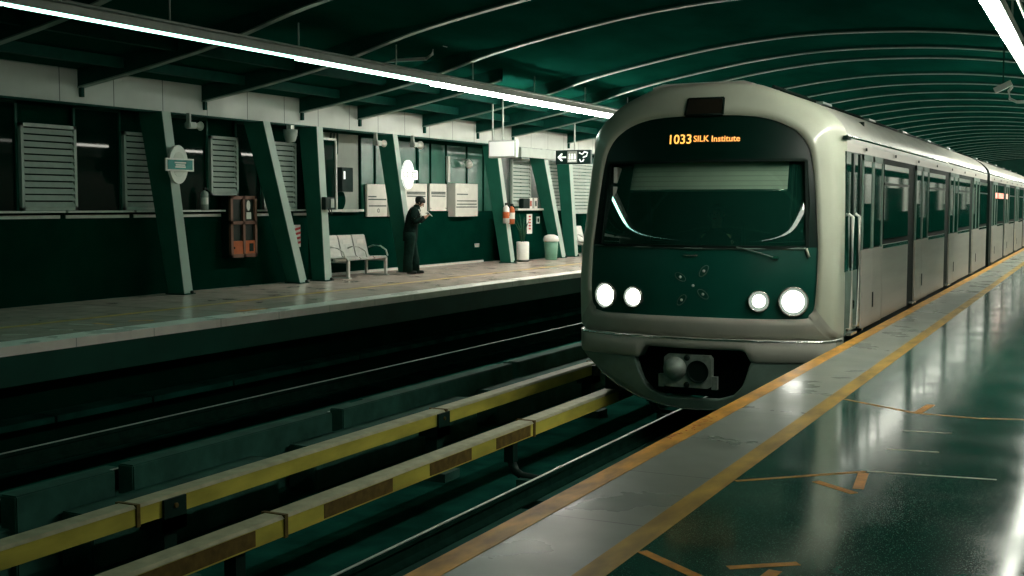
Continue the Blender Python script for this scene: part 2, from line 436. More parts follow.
# red lettering strokes worn into the yellow edge line
e = empty('edge_lettering', (-2.36, 7.5, .002), 'worn red lettering on the orange platform edge line', 'lettering')
yy = 7.05
k = 0
while yy < 7.95:
    w = random.uniform(.03, .06)
    for _ in range(2):
        mb = MB()
        a = Vector((random.uniform(-2.40, -2.33), yy + random.uniform(0, w), .0022)); b = a + Vector((random.uniform(-.03, .03), random.uniform(-.02, .03), 0))
        d = (b - a).normalized(); n = Vector((-d.y, d.x, 0)) * .004
        mb.hexa([a - n, b - n, b + n, a + n], [p + Vector((0, 0, .001)) for p in (a - n, b - n, b + n, a + n)])
        mb.build('letter_stroke', M['red_paint'], e)
    yy += w + .02; k += 1
# far platform marks
strip_tape('floor_tape', [(-11.02, 9.46), (-10.78, 9.6)], .04, M['white_tape'], 'pale tape dash on the far platform, at the picture side')
strip_tape('floor_tape', [(-10.96, 10.08), (-10.72, 10.2)], .04, M['white_tape'], 'pale tape dash on the far platform, second from the picture side')
strip_tape('floor_tape', [(-11.3, 10.69), (-10.95, 10.73)], .04, M['white_tape'], 'long pale tape on the far platform below its yellow line')
strip_tape('floor_tape', [(-11.1, 10.9), (-10.75, 10.86)], .07, M['tape'], 'orange tape mark on the far platform near the pale tapes')
strip_tape('floor_tape', [(-10.93, 11.3), (-10.7, 11.5)], .07, M['tape'], 'orange tape mark on the far platform before the first leaning post')
strip_tape('floor_tape', [(-10.62, 13.0), (-10.5, 13.5)], .1, M['tape'], 'orange patch on the far platform beside its white edge')

# ------------------------------------------------------------------ vault, ribs, fascia
VAULT = [(-13.9, 3.06), (-13.45, 3.15), (-12.2, 3.36), (-10.8, 3.64), (-9.4, 4.02), (-7.8, 4.33), (-6.5, 4.52), (-5.1, 4.62), (-3.5, 4.59), (-2.2, 4.47), (-1.0, 4.27), (.6, 3.87), (2.2, 3.45), (3.4, 3.12)]
V = [(p.x, p.y) for p in catmull([(a, b, 0) for a, b in VAULT], 5)]
def vault_z(x): return interp(V, x)
def deep(x): return interp([(-10.6, .27), (-9.2, .07), (3.4, .07)], x)
rows = []
for yv in (Y0, 20, 45, 70, Y1):
    rows.append([(a, yv, b + deep(a)) for a, b in V])
rows2 = [[(a, yv, b + deep(a) + .08) for a, b in V] for yv in (Y0, Y1)]
struct(MB().grid(rows).grid(rows2).build('ceiling', M['roof'], recalc=False))

def rib(y, xa=-13.9, xb=3.4):
    pts = [(a, b) for a, b in V if xa <= a <= xb]
    rws = []
    for a, b in pts:
        rws.append([(a, y - .05, b + deep(a) + .01), (a, y - .05, b + .02), (a, y + .05, b + .02), (a, y + .05, b + deep(a) + .01)])
    o = MB().grid(rws, smooth=False, closed=True).build('roof_rib', M['rib'])
    rws = []
    for a, b in pts:
        rws.append([(a, y - .06, b), (a, y + .06, b), (a, y + .06, b + .02), (a, y - .06, b + .02)])
    MB().grid(rws, smooth=False, closed=True).build('rib_flange', M['flange'], o)
    return struct(o)
ys = [-2, .6, 5.2, 7.8, 10.4, 13.05, 15.73, 18.42, 22.9, 25.4, 27.3, 30.8]
y = 33.4
while y < 90: ys.append(y); y += 2.65
for y in ys: rib(y)
rib(20.35, -13.9, -10.0)
for x in (-12.6, -11.6):
    struct(MB().box((x - .05, Y0, vault_z(x) + .10), (x + .05, Y1, vault_z(x) + .25)).build('roof_purlin', M['rib']))

struct(MB().box((-13.45, Y0, 2.93), (-13.53, Y1, 3.42)).build('fascia', M['fascia']))
struct(MB().box((-13.53, Y0, 2.93), (-15.2, Y1, 3.0)).build('soffit', M['dgreen2']))
struct(MB().box((-13.42, Y0, 2.90), (-13.56, Y1, 2.93)).build('trim_6', M['rib']))
for y in ys + [20.35]:
    if 8 < y < 45:
        struct(MB().box((-13.40, y - .03, 3.02), (-13.45, y + .03, 3.30)).build('rib_bracket_plate', M['rib']))
# right-hand side wall and fascia of this platform
struct(MB().box((XR, Y0, 0), (XR + .2, Y1, 1.3)).build('wall_right', M['dgreen2']))
struct(MB().box((XR, Y0, 1.3), (XR + .2, Y1, 2.75)).build('wall_right_upper', M['dgreen2']))
y = 8.
k = 0
while y < 80:
    a = (1.3, .7, 2.2, .9)[k % 4]; struct(MB().box((XR - .04, y, (1.5, .9, 2.1, 1.2)[k % 4]), (XR, y + a, 2.5)).build('reflection_panel', M['fascia'])); y += a + (1.9, 1.1, 1.6)[k % 3]; k += 1  # unseen pale panels, added for the train windows to reflect
struct(MB().box((XR, Y0, 2.75), (XR + .2, Y1, 3.4)).build('fascia', M['fascia']))

# ------------------------------------------------------------------ far wall
struct(MB().box((XW, Y0, 0), (XW - .15, 19.2, 1.30)).build('wall_left', M['dgreen2']))
struct(MB().box((-14.25, 19.2, 0), (-14.4, Y1, 1.30)).build('wall_left', M['dgreen2']))
struct(MB().box((XW, 19.15, 0), (-14.4, 19.3, 2.93)).build('wall_return', M['dgreen2']))
struct(MB().box((-14.22, 19.3, 0), (-14.25, 27.2, .05)).build('wall_foot_strip', M['frame']))  # pale strip along the foot of the recessed wall
struct(MB().box((XW - .1, Y0, 1.3), (XW - .2, 19.2, 2.93)).build('wall_left_upper', M['dgreen2']))
struct(MB().box((-16, Y1, -1.75), (4, Y1 + .3, 6)).build('end_blocker', M['dgreen']))  # added dark wall, hides the bright world beyond the far end
# sill rails, in lengths
for k, (a, b) in enumerate(((Y0, 9.3), (9.35, 11.55), (11.6, 13.0), (13.05, 14.4), (14.45, 16.6), (16.65, 18.6), (18.65, 19.2))):
    struct(MB().box((XW + .10, a, 1.335), (XW - .05, b, 1.365)).box((XW + .02, a + .03, 1.25), (XW - .02, b - .03, 1.30)).build('window_sill', M['frame']))
struct(MB().box((-14.1, 19.3, 1.31), (-14.3, 21.5, 1.36)).build('window_sill', M['frame']))
struct(MB().box((-13.58, 27.9, 1.31), (-14.0, 29.9, 1.36)).build('window_sill', M['frame']))

def window(n, y0, y1, z0, z1, x, m, fr=None, mull=()):
    o = MB().box((x, y0, z0), (x - .03, y1, z1)).build('window_%d' % n, m)
    struct(o)
    t = .04
    mb = MB().box((x + .03, y0, z0), (x - .02, y0 + t, z1)).box((x + .03, y1 - t, z0), (x - .02, y1, z1)).box((x + .03, y0, z1 - t), (x - .02, y1, z1))
    for q in mull: mb.box((x + .03, q - .02, z0), (x - .02, q + .02, z1))
    mb.build('window_frame', fr or M['dgreen'], o)
window(1, Y0, 12.27, 1.365, 2.93, XW - .05, M['dark_pane'])
window(2, 13.30, 14.27, 1.365, 2.93, XW - .05, M['dark_pane'])
window(3, 15.1, 16.31, 1.365, 2.93, XW - .05, M['dark_pane'])
window(4, 17.04, 17.75, 1.365, 2.93, XW - .05, M['dark_pane'])
window(5, 18.75, 19.15, 1.365, 2.93, XW - .05, M['dark_pane'])
window(6, 19.05, 19.75, 1.36, 2.75, -13.6, M['dark_pane'], M['frame'])
struct(MB().box((-14.3, 19.3, 1.30), (-14.4, 21.6, 2.93)).build('wall_room', M['pale_wall']))
window(7, 21.6, 24.0, 1.30, 2.93, -14.28, M['green_pane'], M['dgreen2'], (22.2, 22.8))
window(8, 24.0, 27.3, 1.30, 2.93, -14.28, M['green_pane'], M['dgreen2'], (24.6, 25.35, 26.4))
window(9, 27.3, 60, 1.30, 2.93, -14.28, M['green_pane'], M['dgreen'], (29.5, 31.5, 34))
# bright upright in the board wall
struct(MB().box((-14.2, 25.33, 2.0), (-14.26, 25.43, 2.62)).build('trim_7', M['frame']))

# louvred shutters
def louvre(y0, y1, z0, z1, x, label):
    e = empty('louvre_shutter', (x, (y0 + y1) / 2, z0), label, 'louvre', 'louvred shutters along the far wall')
    t = .05
    MB().box((x, y0, z0), (x - .06, y0 + t, z1)).box((x, y1 - t, z0), (x - .06, y1, z1)).box((x, y0, z1 - t), (x - .06, y1, z1)).box((x, y0, z0), (x - .06, y1, z0 + t)).build('shutter_frame', M['louvre'], e)
    mb = MB(); n = max(6, int((z1 - z0) / .10))
    for k in range(n):
        z = z0 + t + (z1 - z0 - 2 * t) * k / n; h = (z1 - z0 - 2 * t) / n
        mb.hexa([(x + .012, y0 + t, z), (x + .012, y1 - t, z), (x - .004, y1 - t, z), (x - .004, y0 + t, z)],
                [(x - .04, y0 + t, z + h * .8), (x - .04, y1 - t, z + h * .8), (x - .068, y1 - t, z + h * .8), (x - .068, y0 + t, z + h * .8)])
    mb.build('slats', M['louvre'], e)
louvre(12.27, 13.30, 1.37, 2.62, XW + .04, 'wide dark louvred shutter farther along the wall from the first leaning post')
louvre(14.27, 15.1, 1.37, 2.60, XW + .04, 'louvred shutter partly behind the first leaning post')
louvre(16.31, 17.04, 1.62, 2.64, XW + .04, 'louvred shutter above the orange framed hose cabinet')
louvre(17.75, 18.75, 1.37, 2.62, XW + .04, 'pale louvred shutter between the second and third leaning posts')
louvre(27.92, 29.05, 1.42, 2.66, -13.75, 'pale louvred shutter beside the hanging lit panel')
louvre(29.85, 31.1, 1.3, 2.72, -13.75, 'narrow louvred shutter between two far leaning posts')
louvre(31.7, 33.6, 1.2, 2.66, -13.75, 'pale louvred shutter below the black direction sign')

# leaning posts: foot y0..y1, top y0..y1
posts = [((15.0, 15.21), (14.59, 14.79), .335, .47, 'first leaning green post, with a round station sign in front'),
         ((18.12, 18.34), (17.15, 17.35), .30, .42, 'steeply leaning green post beside the red striped plate'),
         ((18.91, 19.14), (18.70, 18.90), .30, .40, 'nearly upright green post at the end of the seats'),
         ((22.1, 22.3), (21.42, 21.6), .33, .38, 'leaning green post behind the standing person'),
         ((26.92, 27.15), (26.15, 26.33), .30, .38, 'leaning green post holding fire extinguishers'),
         ((30.08, 30.35), (28.85, 29.08), .27, .42, 'steeply leaning green post beside the green bin'),
         ((30.98, 31.2), (30.5, 30.74), .31, .38, 'nearly upright green post under the black direction sign')]
for (fa, fb), (ta, tb), df, dt, lab in posts:
    e = empty('leaning_post', (-13.45, (fa + fb) / 2, 0), lab, 'post', 'leaning posts on the far platform')
    x = -13.3; s = .22 / 2.75; k = 2.93 / 2.75
    ta, tb, dt = fa + (ta - fa) * k, fb + (tb - fb) * k, df + (dt - df) * k
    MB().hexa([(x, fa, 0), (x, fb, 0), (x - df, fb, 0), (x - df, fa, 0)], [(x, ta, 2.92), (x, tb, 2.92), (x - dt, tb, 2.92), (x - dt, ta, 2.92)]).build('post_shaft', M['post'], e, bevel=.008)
    MB().hexa([(x + .006, fa + .004, 0), (x + .006, fb - .004, 0), (x, fb - .004, 0), (x, fa + .004, 0)], [(x + .006, ta + .004, 2.92), (x + .006, tb - .004, 2.92), (x, tb - .004, 2.92), (x, ta + .004, 2.92)]).build('pale_track_face', M['post_edge'], e)  # thin paler face on the track side of the post
    MB().box((x + .03, fa - .03, 0), (x - df - .03, fb + .03, .02)).build('base_plate', M['rib'], e)
    MB().lathe([(0, .035), (.028, .03), (.03, .0)], (x + .012, fb - .05, .035), 'x', 10).build('foot_bolt', M['black_mat'], e)

# ------------------------------------------------------------------ strip lights
def strip_light(x, z, segs, label, w=.10):
    e = empty('strip_light', (x, segs[0][0], z), label, 'light')
    ya, yb = segs[0][0], segs[-1][1]
    MB().prism([(x - w, z - .012), (x - w * .87, z - .012), (x - w * .87, z + .012), (x + w * .87, z + .012), (x + w * .87, z - .012), (x + w, z - .012), (x + w, z + .09), (x + .03, z + .13), (x - .03, z + .13), (x - w, z + .09)], ya, yb, 'y').build('housing', M['grey'], e)
    MB().tube([(x + .17, ya, z + .10), (x + .17, yb, z + .10)], .02, 6).build('conduit', M['grey'], e)
    for a, b, k in segs:
        dp = {'low': .018, 'mid': .018, 'midfull': .04, 'midhigh': .06}.get(k, .08)      # depth of the drop lens
        MB().prism([(x - w * .9, z + .01), (x - w * .85, z - dp), (x + w * .85, z - dp), (x + w * .9, z + .01)], a + .02, b - .02, 'y').build('diffuser', TUBE[k], e)
    y = ya + 1.2
    while y < min(yb, 40):
        MB().tube([(x, y, z + .12), (x, y, vault_z(x) + deep(x))], .012, 6).build('hanger_rod', M['grey'], e)
        y += 2.6
    return e
strip_light(-10.25, 3.53, [(-8, -3, 'low'), (-3, 3, 'low'), (3, 6, 'mid'), (6, 9, 'mid'), (9, 11.5, 'mid'), (11.5, 14, 'mid'), (14, 17.8, 'midfull'), (17.8, 20.6, 'midhigh'), (20.6, 24, 'full'), (24, 28, 'full'), (28, 33, 'full'), (33, 40, 'full'), (40, 60, 'full'), (60, 90, 'full')],
            'long fluorescent strip light hanging over the far platform edge')
strip_light(-.95, 3.25, [(-8, -2, 'low'), (-2, 3, 'low'), (3, 7.5, 'right_low'), (7.5, 9.5, 'right_far'), (9.5, 14, 'right'), (14, 18, 'right_far'), (18, 24, 'right_far'), (24, 32, 'right'), (32, 45, 'right'), (45, 60, 'right'), (60, 90, 'right')],
            'bright fluorescent strip light above the train side platform', w=.066)

# ------------------------------------------------------------------ signs on the far platform
def ellipse(cy, cz, ry, rz, n=36): return [(cy + ry * math.cos(2 * PI * k / n), cz + rz * math.sin(2 * PI * k / n)) for k in range(n)]
def station_sign(y, label, lit):
    x = -13.2
    e = empty('station_sign', (x, y, 2.09), label, 'sign')
    MB().prism(ellipse(y, 2.09, .215, .305), x - .03, x + .02, 'x').build('oval_plate', M['lit_sign'] if lit else M['white2'], e)
    MB().prism(ellipse(y, 2.09, .14, .2), x + .02, x + .023, 'x').build('inner_oval', M['lit_sign'] if lit else M['white'], e)
    MB().box((x + .02, y - .32, 1.985), (x + .045, y + .32, 2.185)).build('name_bar', M['lit_sign'] if lit else M['white2'], e)
    if not lit:
        MB().box((x + .045, y - .285, 2.01), (x + .05, y + .285, 2.16)).build('name_band', M['teal'], e)
        for z, w in ((2.118, .13), (2.082, .11), (2.05, .12)):
            MB().box((x + .05, y - w, z - .012), (x + .053, y + w, z + .012)).build('name_line', M['white2'], e)
    else:
        for c in (-.17, .17):
            mb = MB().box((x + .045, y + c - .09, 2.13), (x + .048, y + c + .09, 2.145)).box((x + .045, y + c - .09, 2.03), (x + .048, y + c + .09, 2.045)).box((x + .045, y + c - .09, 2.03), (x + .048, y + c - .07, 2.145))
            if c < 0: mb.box((x + .045, y + c + .07, 2.045), (x + .048, y + c + .09, 2.13))
            else: mb.box((x + .045, y + c - .09, 2.08), (x + .048, y + c + .09, 2.092))
            mb.build('name_mark', M['ink'], e)
    MB().box((x - .03, y - .03, 2.05), (x - .09, y + .03, 2.13)).build('mount_arm', M['grey'], e)
station_sign(14.80, 'oval white station sign with a teal name band, on the first leaning post', False)
station_sign(21.82, 'glowing oval white station sign above the standing person', True)

# hanging lit panel
e = empty('hanging_panel', (-11.4, 22.7, 2.45), 'lit pale hanging panel on two thin rods over the far platform', 'sign')
MB().box((-11.73, 22.66, 2.44), (-11.08, 22.80, 2.81)).build('panel_case', M['grey'], e, bevel=.01)
MB().box((-11.70, 22.645, 2.475), (-11.12, 22.66, 2.78)).build('panel_face', M['lit_screen'], e)
for x in (-11.66, -11.42): MB().tube([(x, 22.73, 2.80), (x, 22.73, vault_z(x) + deep(x))], .018, 6).build('hanging_rod', M['grey'], e)
# direction sign
e = empty('direction_sign', (-11.87, 27.5, 2.46), 'black hanging direction sign with a white arrow and pictograms', 'sign')
MB().box((-12.34, 27.5, 2.46), (-11.40, 27.60, 2.81)).build('sign_case', M['sign_black'], e, bevel=.006)
MB().tube([(-11.85, 27.55, 2.80), (-11.85, 27.55, vault_z(-11.85) + deep(-11.85))], .02, 6).build('hanging_rod', M['grey'], e)
yf = 27.49
MB().prism([(-12.29, 2.635), (-12.19, 2.73), (-12.155, 2.73), (-12.155, 2.70), (-12.21, 2.655), (-12.06, 2.655), (-12.06, 2.615), (-12.21, 2.615), (-12.155, 2.57), (-12.155, 2.54), (-12.19, 2.54)], yf, 27.5, 'y').build('arrow', M['lit_sign'], e)
MB().box((-12.02, yf, 2.50), (-11.76, 27.5, 2.78)).build('lift_pictogram_tile', M['sign_grey'], e)
for k, x in enumerate((-11.96, -11.89, -11.82)):
    mb = MB().lathe([(0, 0), (.022, 0), (.022, .006)], (x, yf - .008, 2.70), 'y', 10)
    mb.box((x - .022, yf - .006, 2.58), (x + .022, yf, 2.675)); mb.build('figure_pictogram', M['lit_sign'], e)
mb = MB().box((-12.0, yf - .006, 2.53), (-11.78, yf, 2.55)); mb.build('pictogram_bar', M['lit_sign'], e)
MB().tube([(-11.70, yf, 2.74), (-11.62, yf, 2.70), (-11.56, yf, 2.76), (-11.48, yf, 2.74), (-11.50, yf, 2.66), (-11.60, yf, 2.62)], .017, 6).build('stair_pictogram', M['lit_sign'], e)
MB().tube([(-11.69, yf, 2.58), (-11.66, yf, 2.52), (-11.60, yf, 2.53), (-11.58, yf, 2.58)], .014, 6).build('runner_pictogram', M['lit_sign'], e)
# plain box behind, over the shutters
tag(MB().box((-13.20, 27.3, 2.66), (-13.28, 30.1, 2.90)).build('duct_panel', M['louvre'], bevel=.01), 'long pale box fixed under the fascia beside the hanging panel', 'panel')

# information boards on the far wall
def board(y0, y1, z0, z1, x, label, side=False, style=0):
    e = empty('information_board', (x, (y0 + y1) / 2, z0), label, 'notice board')
    MB().box((x, y0, z0), (x - (.25 if side else .05), y1, z1)).build('board_panel', M['white'], e, bevel=.006)
    w = y1 - y0; xx = x + .004
    L = [(z1 - .27, .05, .45), (z1 - .33, .05, .95), (z1 - .47, .08, .95)] if style == 0 else [(z1 - .20, .08, .92), (z1 - .235, .08, .92), (z1 - .29, .10, .92)] if style == 1 else [(z1 - .26, .06, .55), (z1 - .42, .06, .94), (z1 - .5, .06, .94), (z1 - .57, .03, .97)]
    for z, a, b in L:
        MB().box((x - .002, y0 + w * a, z - .014), (xx, y0 + w * b, z + .014)).build('text_line', M['ink'], e)
    if style == 0:
        MB().lathe([(.03, 0), (.03, .004), (.045, .004), (.045, 0)], (x, y0 + w * .55, z0 + .13), 'x', 14).build('round_mark', M['ink'], e)
    if style == 2:
        MB().box((x - .002, y0 + w * .4, z1 - .17), (xx, y0 + w * .58, z1 - .10)).box((x - .002, y0 + w * .46, z1 - .2), (xx, y0 + w * .52, z1 - .17)).build('arrow_mark', M['white2'], e)
    if style == 1:
        for q in (.05, .95): MB().lathe([(0, .006), (.018, .004), (.018, 0)], (x, y0 + w * q, z0 + .06), 'x', 8).build('fixing_stud', M['ink'], e)
board(21.75, 22.55, 1.2, 1.9, -14.18, 'pale notice board behind the leaning post, beside the seats')
board(22.62, 22.8, 1.2, 1.9, -14.17, 'narrow strip of pale board seen past the leaning post', style=1)
board(23.30, 24.29, 1.2, 1.94, -14.18, 'pale notice board behind the head of the standing person', style=1)
board(24.42, 25.22, 1.31, 1.95, -14.18, 'small pale notice board, second from the thick board', style=1)
board(25.42, 26.57, 1.17, 1.97, -14.05, 'thick pale notice board with bold lines beyond the standing person', side=True, style=2)

# hose cabinet with reddish frame
e = empty('hose_cabinet', (-13.6, 16.93, .53), 'reddish framed fire hose cabinet with orange lower panel on the dark wall', 'fire hose cabinet')
x = -13.62
MB().box((XW + .005, 16.6, .53), (x - .04, 17.28, 1.60)).build('cabinet_body', M['black'], e)
mb = MB()
for a, b, c, d in ((16.58, 16.64, .53, 1.65), (17.24, 17.3, .53, 1.65), (16.91, 16.97, .53, 1.65)): mb.box((x, a, c), (x - .05, b, d - .04))
for z in (.53, 1.11, 1.55): mb.box((x, 16.58, z), (x - .05, 17.3, z + .06))
mb.build('cabinet_frame', M['salmon'], e)
MB().box((x - .01, 16.64, .59), (x - .03, 17.24, .82)).build('kick_panel', M['orange'], e)
MB().box((x - .012, 16.66, .68), (x - .006, 16.69, .72)).box((x - .006, 17.08, .63), (x + .0, 17.19, .77)).build('latch_plate', M['black_mat'], e)
MB().prism(ellipse(17.1, 1.44, .05, .09, 20), x - .036, x - .03, 'x').build('oval_label', M['white2'], e)
MB().box((x - .03, 17.04, 1.2), (x - .036, 17.17, 1.32)).build('square_label', M['white'], e)

# red striped plate
e = empty('striped_plate', (-13.83, 18.74, .66), 'narrow white plate with red slanting stripes on the wall between two posts', 'plate')
MB().box((XW + .03, 18.63, .65), (XW, 18.86, 1.07)).build('plate', M['white2'], e)
for k in range(4):
    z = .68 + k * .09
    MB().hexa([(XW + .03, 18.63, z), (XW + .03, 18.86, z + .04), (XW + .034, 18.86, z + .04), (XW + .034, 18.63, z)],
              [(XW + .03, 18.63, z + .045), (XW + .03, 18.86, z + .085), (XW + .034, 18.86, z + .085), (XW + .034, 18.63, z + .045)]).build('red_stripe', M['red'], e)

# fire extinguishers
def extinguisher(x, y, z, h, body, label):
    e = empty('fire_extinguisher', (x, y, z), label, 'fire extinguisher')
    r = h * .16
    MB().lathe([(0, 0), (r, .0), (r, h * .72), (r * .8, h * .8), (r * .3, h * .86), (r * .3, h * .9), (0, h * .9)], (x, y, z), 'z', 16).build('cylinder', body, e)
    MB().box((x - .02, y - r * .3, z + h * .88), (x + .02, y + r * .9, z + h)).build('valve_handle', M['black_mat'], e)
    MB().tube([(x + .02, y + r * .4, z + h * .92), (x + .04, y + r * 1.4, z + h * .8), (x + .04, y + r * 1.35, z + h * .35)], h * .03, 6).build('hose', M['black_mat'], e)
    MB().lathe([(r * 1.02, h * .25), (r * 1.03, h * .26), (r * 1.03, h * .55), (r * 1.02, h * .56)], (x, y, z), 'z', 16).build('label_band', M['white2'] if body != M['white2'] else M['orange'], e)
extinguisher(-13.77, 16.08, 1.365, .38, M['grey'], 'grey cylinder extinguisher standing on the sill beside a louvred shutter')
extinguisher(-13.2, 26.45, 1.0, .5, M['white2'], 'white extinguisher with orange band hung on the post, closer one of two')
extinguisher(-13.2, 26.75, .98, .5, M['orange'], 'orange extinguisher with white band hung on the post, farther one of two')

# small boxes on ledge, panels beyond post five
tag(MB().box((-13.60, 28.27, 1.36), (-13.73, 28.66, 1.62)).build('control_box', M['black_mat'], bevel=.01), 'black box standing on the ledge below the pale shutter', 'box')
for a, lab in ((28.74, 'small framed notice on the ledge, beside the black box'), (29.05, 'small framed notice on the ledge, beyond the first notice')):
    e = empty('framed_notice', (-13.75, a + .1, 1.36), lab, 'notice')
    MB().box((-13.66, a, 1.36), (-13.70, a + .2, 1.64)).build('notice_sheet', M['white2'], e)
    MB().box((-13.655, a + .05, 1.42), (-13.66, a + .15, 1.56)).build('notice_mark', M['red_paint'] if a < 29 else M['ink'], e)
struct(MB().box((-13.72, 27.6, 0), (-13.9, 29.95, 1.30)).build('wall_kiosk', M['dgreen2']))
e = empty('wall_notice', (-13.7, 28.85, .69), 'upright white notice with red lettering on the dark kiosk wall', 'notice')
MB().box((-13.70, 28.7, .69), (-13.72, 29.01, 1.21)).build('notice_sheet', M['white2'], e)
for z in (.8, .88, .96, 1.04, 1.12): MB().box((-13.697, 28.79, z), (-13.70, 28.92, z + .045)).build('letter_row', M['red'], e)
e = empty('wall_sticker', (-13.7, 29.4, .95), 'small pale rounded sticker on the kiosk wall beside the red notice', 'sticker')
MB().box((-13.705, 29.3, .95), (-13.72, 29.5, 1.14)).build('sticker_sheet', M['grey'], e)
MB().prism(ellipse(29.4, 1.045, .05, .06, 14), -13.70, -13.705, 'x').build('sticker_mark', M['dgreen2'], e)
tag(MB().box((-14.235, 26.75, .38), (-14.25, 27.0, .48)).build('socket_plate', M['grey'], bevel=.004), 'small grey socket plate low on the dark wall', 'socket')

# bins
e = empty('waste_bin', (-13.55, 30.4, 0), 'green waste bin with a pale lid beside the leaning post', 'bin')
bx, by = -13.12, 28.95
MB().lathe([(0, 0), (.15, 0), (.155, .02), (.195, .50), (0, .50)], (bx, by, 0), 'z', 20).build('bin_body', M['bin'], e)
MB().lathe([(.20, .49), (.21, .50), (.21, .56), (.18, .63), (.09, .67), (0, .675)], (bx, by, 0), 'z', 20).build('bin_lid', M['white2'], e)
e.location = (bx, by, 0)
for c in e.children: c.location = -e.location
bx, by = -13.4, 27.8
e = empty('planter', (bx, by, 0), 'white cylindrical planter with a thin dark plant on the far platform', 'planter')
MB().lathe([(0, .03), (.155, .03), (.165, .06), (.165, .50), (.14, .51), (.13, .44), (0, .44)], (bx, by, 0), 'z', 24).build('pot', M['white2'], e)
MB().lathe([(0, 0), (.16, 0), (.16, .04), (0, .04)], (bx, by, 0), 'z', 24).build('pot_base', M['black_mat'], e)
mb = MB()
for k in range(7):
    a = k * .9; r = .05 + .03 * (k % 3); h = .55 + .08 * (k % 4)
    p0 = Vector((bx + .03 * math.cos(a), by + .03 * math.sin(a), .44)); p1 = p0 + Vector((r * .6 * math.cos(a), r * .6 * math.sin(a), h * .6)); p2 = p0 + Vector((r * 2 * math.cos(a), r * 2 * math.sin(a), h))
    mb.tube([p0, p1, p2], [.008, .014, .004], 6)
mb.build('leaves', M['leaf'], e)

# seats
def bench(x, y, n, label):
    e = empty('seat_bench', (x, y, 0), label, 'seats')
    L = .5 * n
    mb = MB().box((x - .03, y - .06, .33), (x + .03, y + L + .06, .38)); mb.build('beam', M['seat'], e)
    for k in range(n):
        a, b = y + k * .5 + .02, y + k * .5 + .48
        # seat pan and raked back in one bent sheet, profile in x-z
        prof = [(x + .26, .37), (x + .22, .405), (x + .0, .40), (x - .16, .39), (x - .20, .42), (x - .30, .82), (x - .33, .84)]
        rows = [[(px, a, pz) for px, pz in prof], [(px, b, pz) for px, pz in prof]]
        back = [[(px - .012, a, pz - .02) for px, pz in prof], [(px - .012, b, pz - .02) for px, pz in prof]]
        m2 = MB().grid(rows, False).grid(back, False)
        for rr in (0, 1):
            for i in range(len(prof) - 1):
                m2.add([rows[rr][i], rows[rr][i + 1], back[rr][i + 1], back[rr][i]], [(0, 1, 2, 3)])
        m2.build('seat_shell', M['seat'], e)
        MB().box((x - .262, a + .1, .64), (x - .258, b - .1, .74)).build('back_plate', M['white2'], e)
    for q in (y - .03, y + L + .03) + ((y + L / 2,) if n > 2 else ()):
        arc = [(x + .24, q, .40), (x + .20, q, .52), (x + .06, q, .60), (x - .12, q, .61), (x - .23, q, .57)]
        MB().tube(arc, .017, 8).build('armrest', M['seat'], e)
    for q in (y + .06, y + L - .06):
        MB().box((x + .22, q - .03, .02), (x + .27, q + .03, .36)).box((x - .03, q - .03, .30), (x + .25, q + .03, .34)).build('leg', M['seat'], e)
        MB().box((x - .25, q - .025, .02), (x - .21, q + .025, .34)).box((x - .25, q - .025, .30), (x, q + .025, .34)).build('leg', M['seat'], e)
        MB().box((x + .30, q - .05, 0), (x - .28, q + .05, .02)).build('foot', M['grey'], e)
bench(-13.62, 19.75, 3, 'row of three pale metal seats between two leaning posts')
bench(-13.62, 31.9, 2, 'pale metal seats beside the far upright post, partly behind the train')

# room fittings in the pale bay
e = empty('wall_cabinet', (-14.28, 20.0, 1.75), 'pale grey electric cabinet on the pale wall above the seats', 'cabinet')
MB().box((-14.12, 19.95, 1.78), (-14.3, 20.45, 2.2)).build('cabinet_body', M['grey'], e, bevel=.008)
MB().box((-14.115, 19.98, 1.81), (-14.12, 20.42, 2.17)).build('cabinet_door', M['pale_wall'], e)
e = empty('display_unit', (-14.25, 20.8, 1.75), 'dark box unit with a small bright light on the pale wall', 'box')
MB().box((-14.0, 20.55, 1.72), (-14.28, 20.95, 2.22)).build('unit_case', M['sign_black'], e, bevel=.008)
MB().box((-13.995, 20.6, 1.98), (-14.0, 20.66, 2.14)).build('status_light', M['lit_sign'], e)
MB().lathe([(0, .1), (.22, .08), (.3, 0)], (-14.285, 20.75, 1.55), 'x', 20).build('round_cover', M['dgreen2'], e)
for k, z in enumerate((2.45, 2.53, 2.61)):
    p = [(-14.24, 19.5, z), (-14.24, 20.65 - .12 * k, z), (-14.24, 20.73 - .12 * k, z + .06), (-14.24, 20.75 - .12 * k, 2.93)]
    tag(MB().tube(p, .022, 8).build('conduit_pipe', M['pipe']), ['lowest of the bent pipes high on the pale wall', 'middle one of the bent pipes high on the pale wall', 'topmost of the bent pipes high on the pale wall'][k], 'pipe', 'pipes on the pale wall')
e = empty('wall_phone', (-13.28, 19.02, 1.36), 'dark box with a pale front fixed to the nearly upright post', 'box')
MB().box((-13.2, 18.82, 1.36), (-13.32, 19.12, 1.6)).build('case', M['sign_black'], e, bevel=.01)
MB().box((-13.19, 18.98, 1.4), (-13.2, 19.09, 1.57)).build('front_plate', M['grey'], e)
MB().tube([(-13.2, 18.9, 1.38), (-13.15, 18.95, 1.25), (-13.2, 19.0, 1.37)], .012, 6).build('cord', M['black_mat'], e)

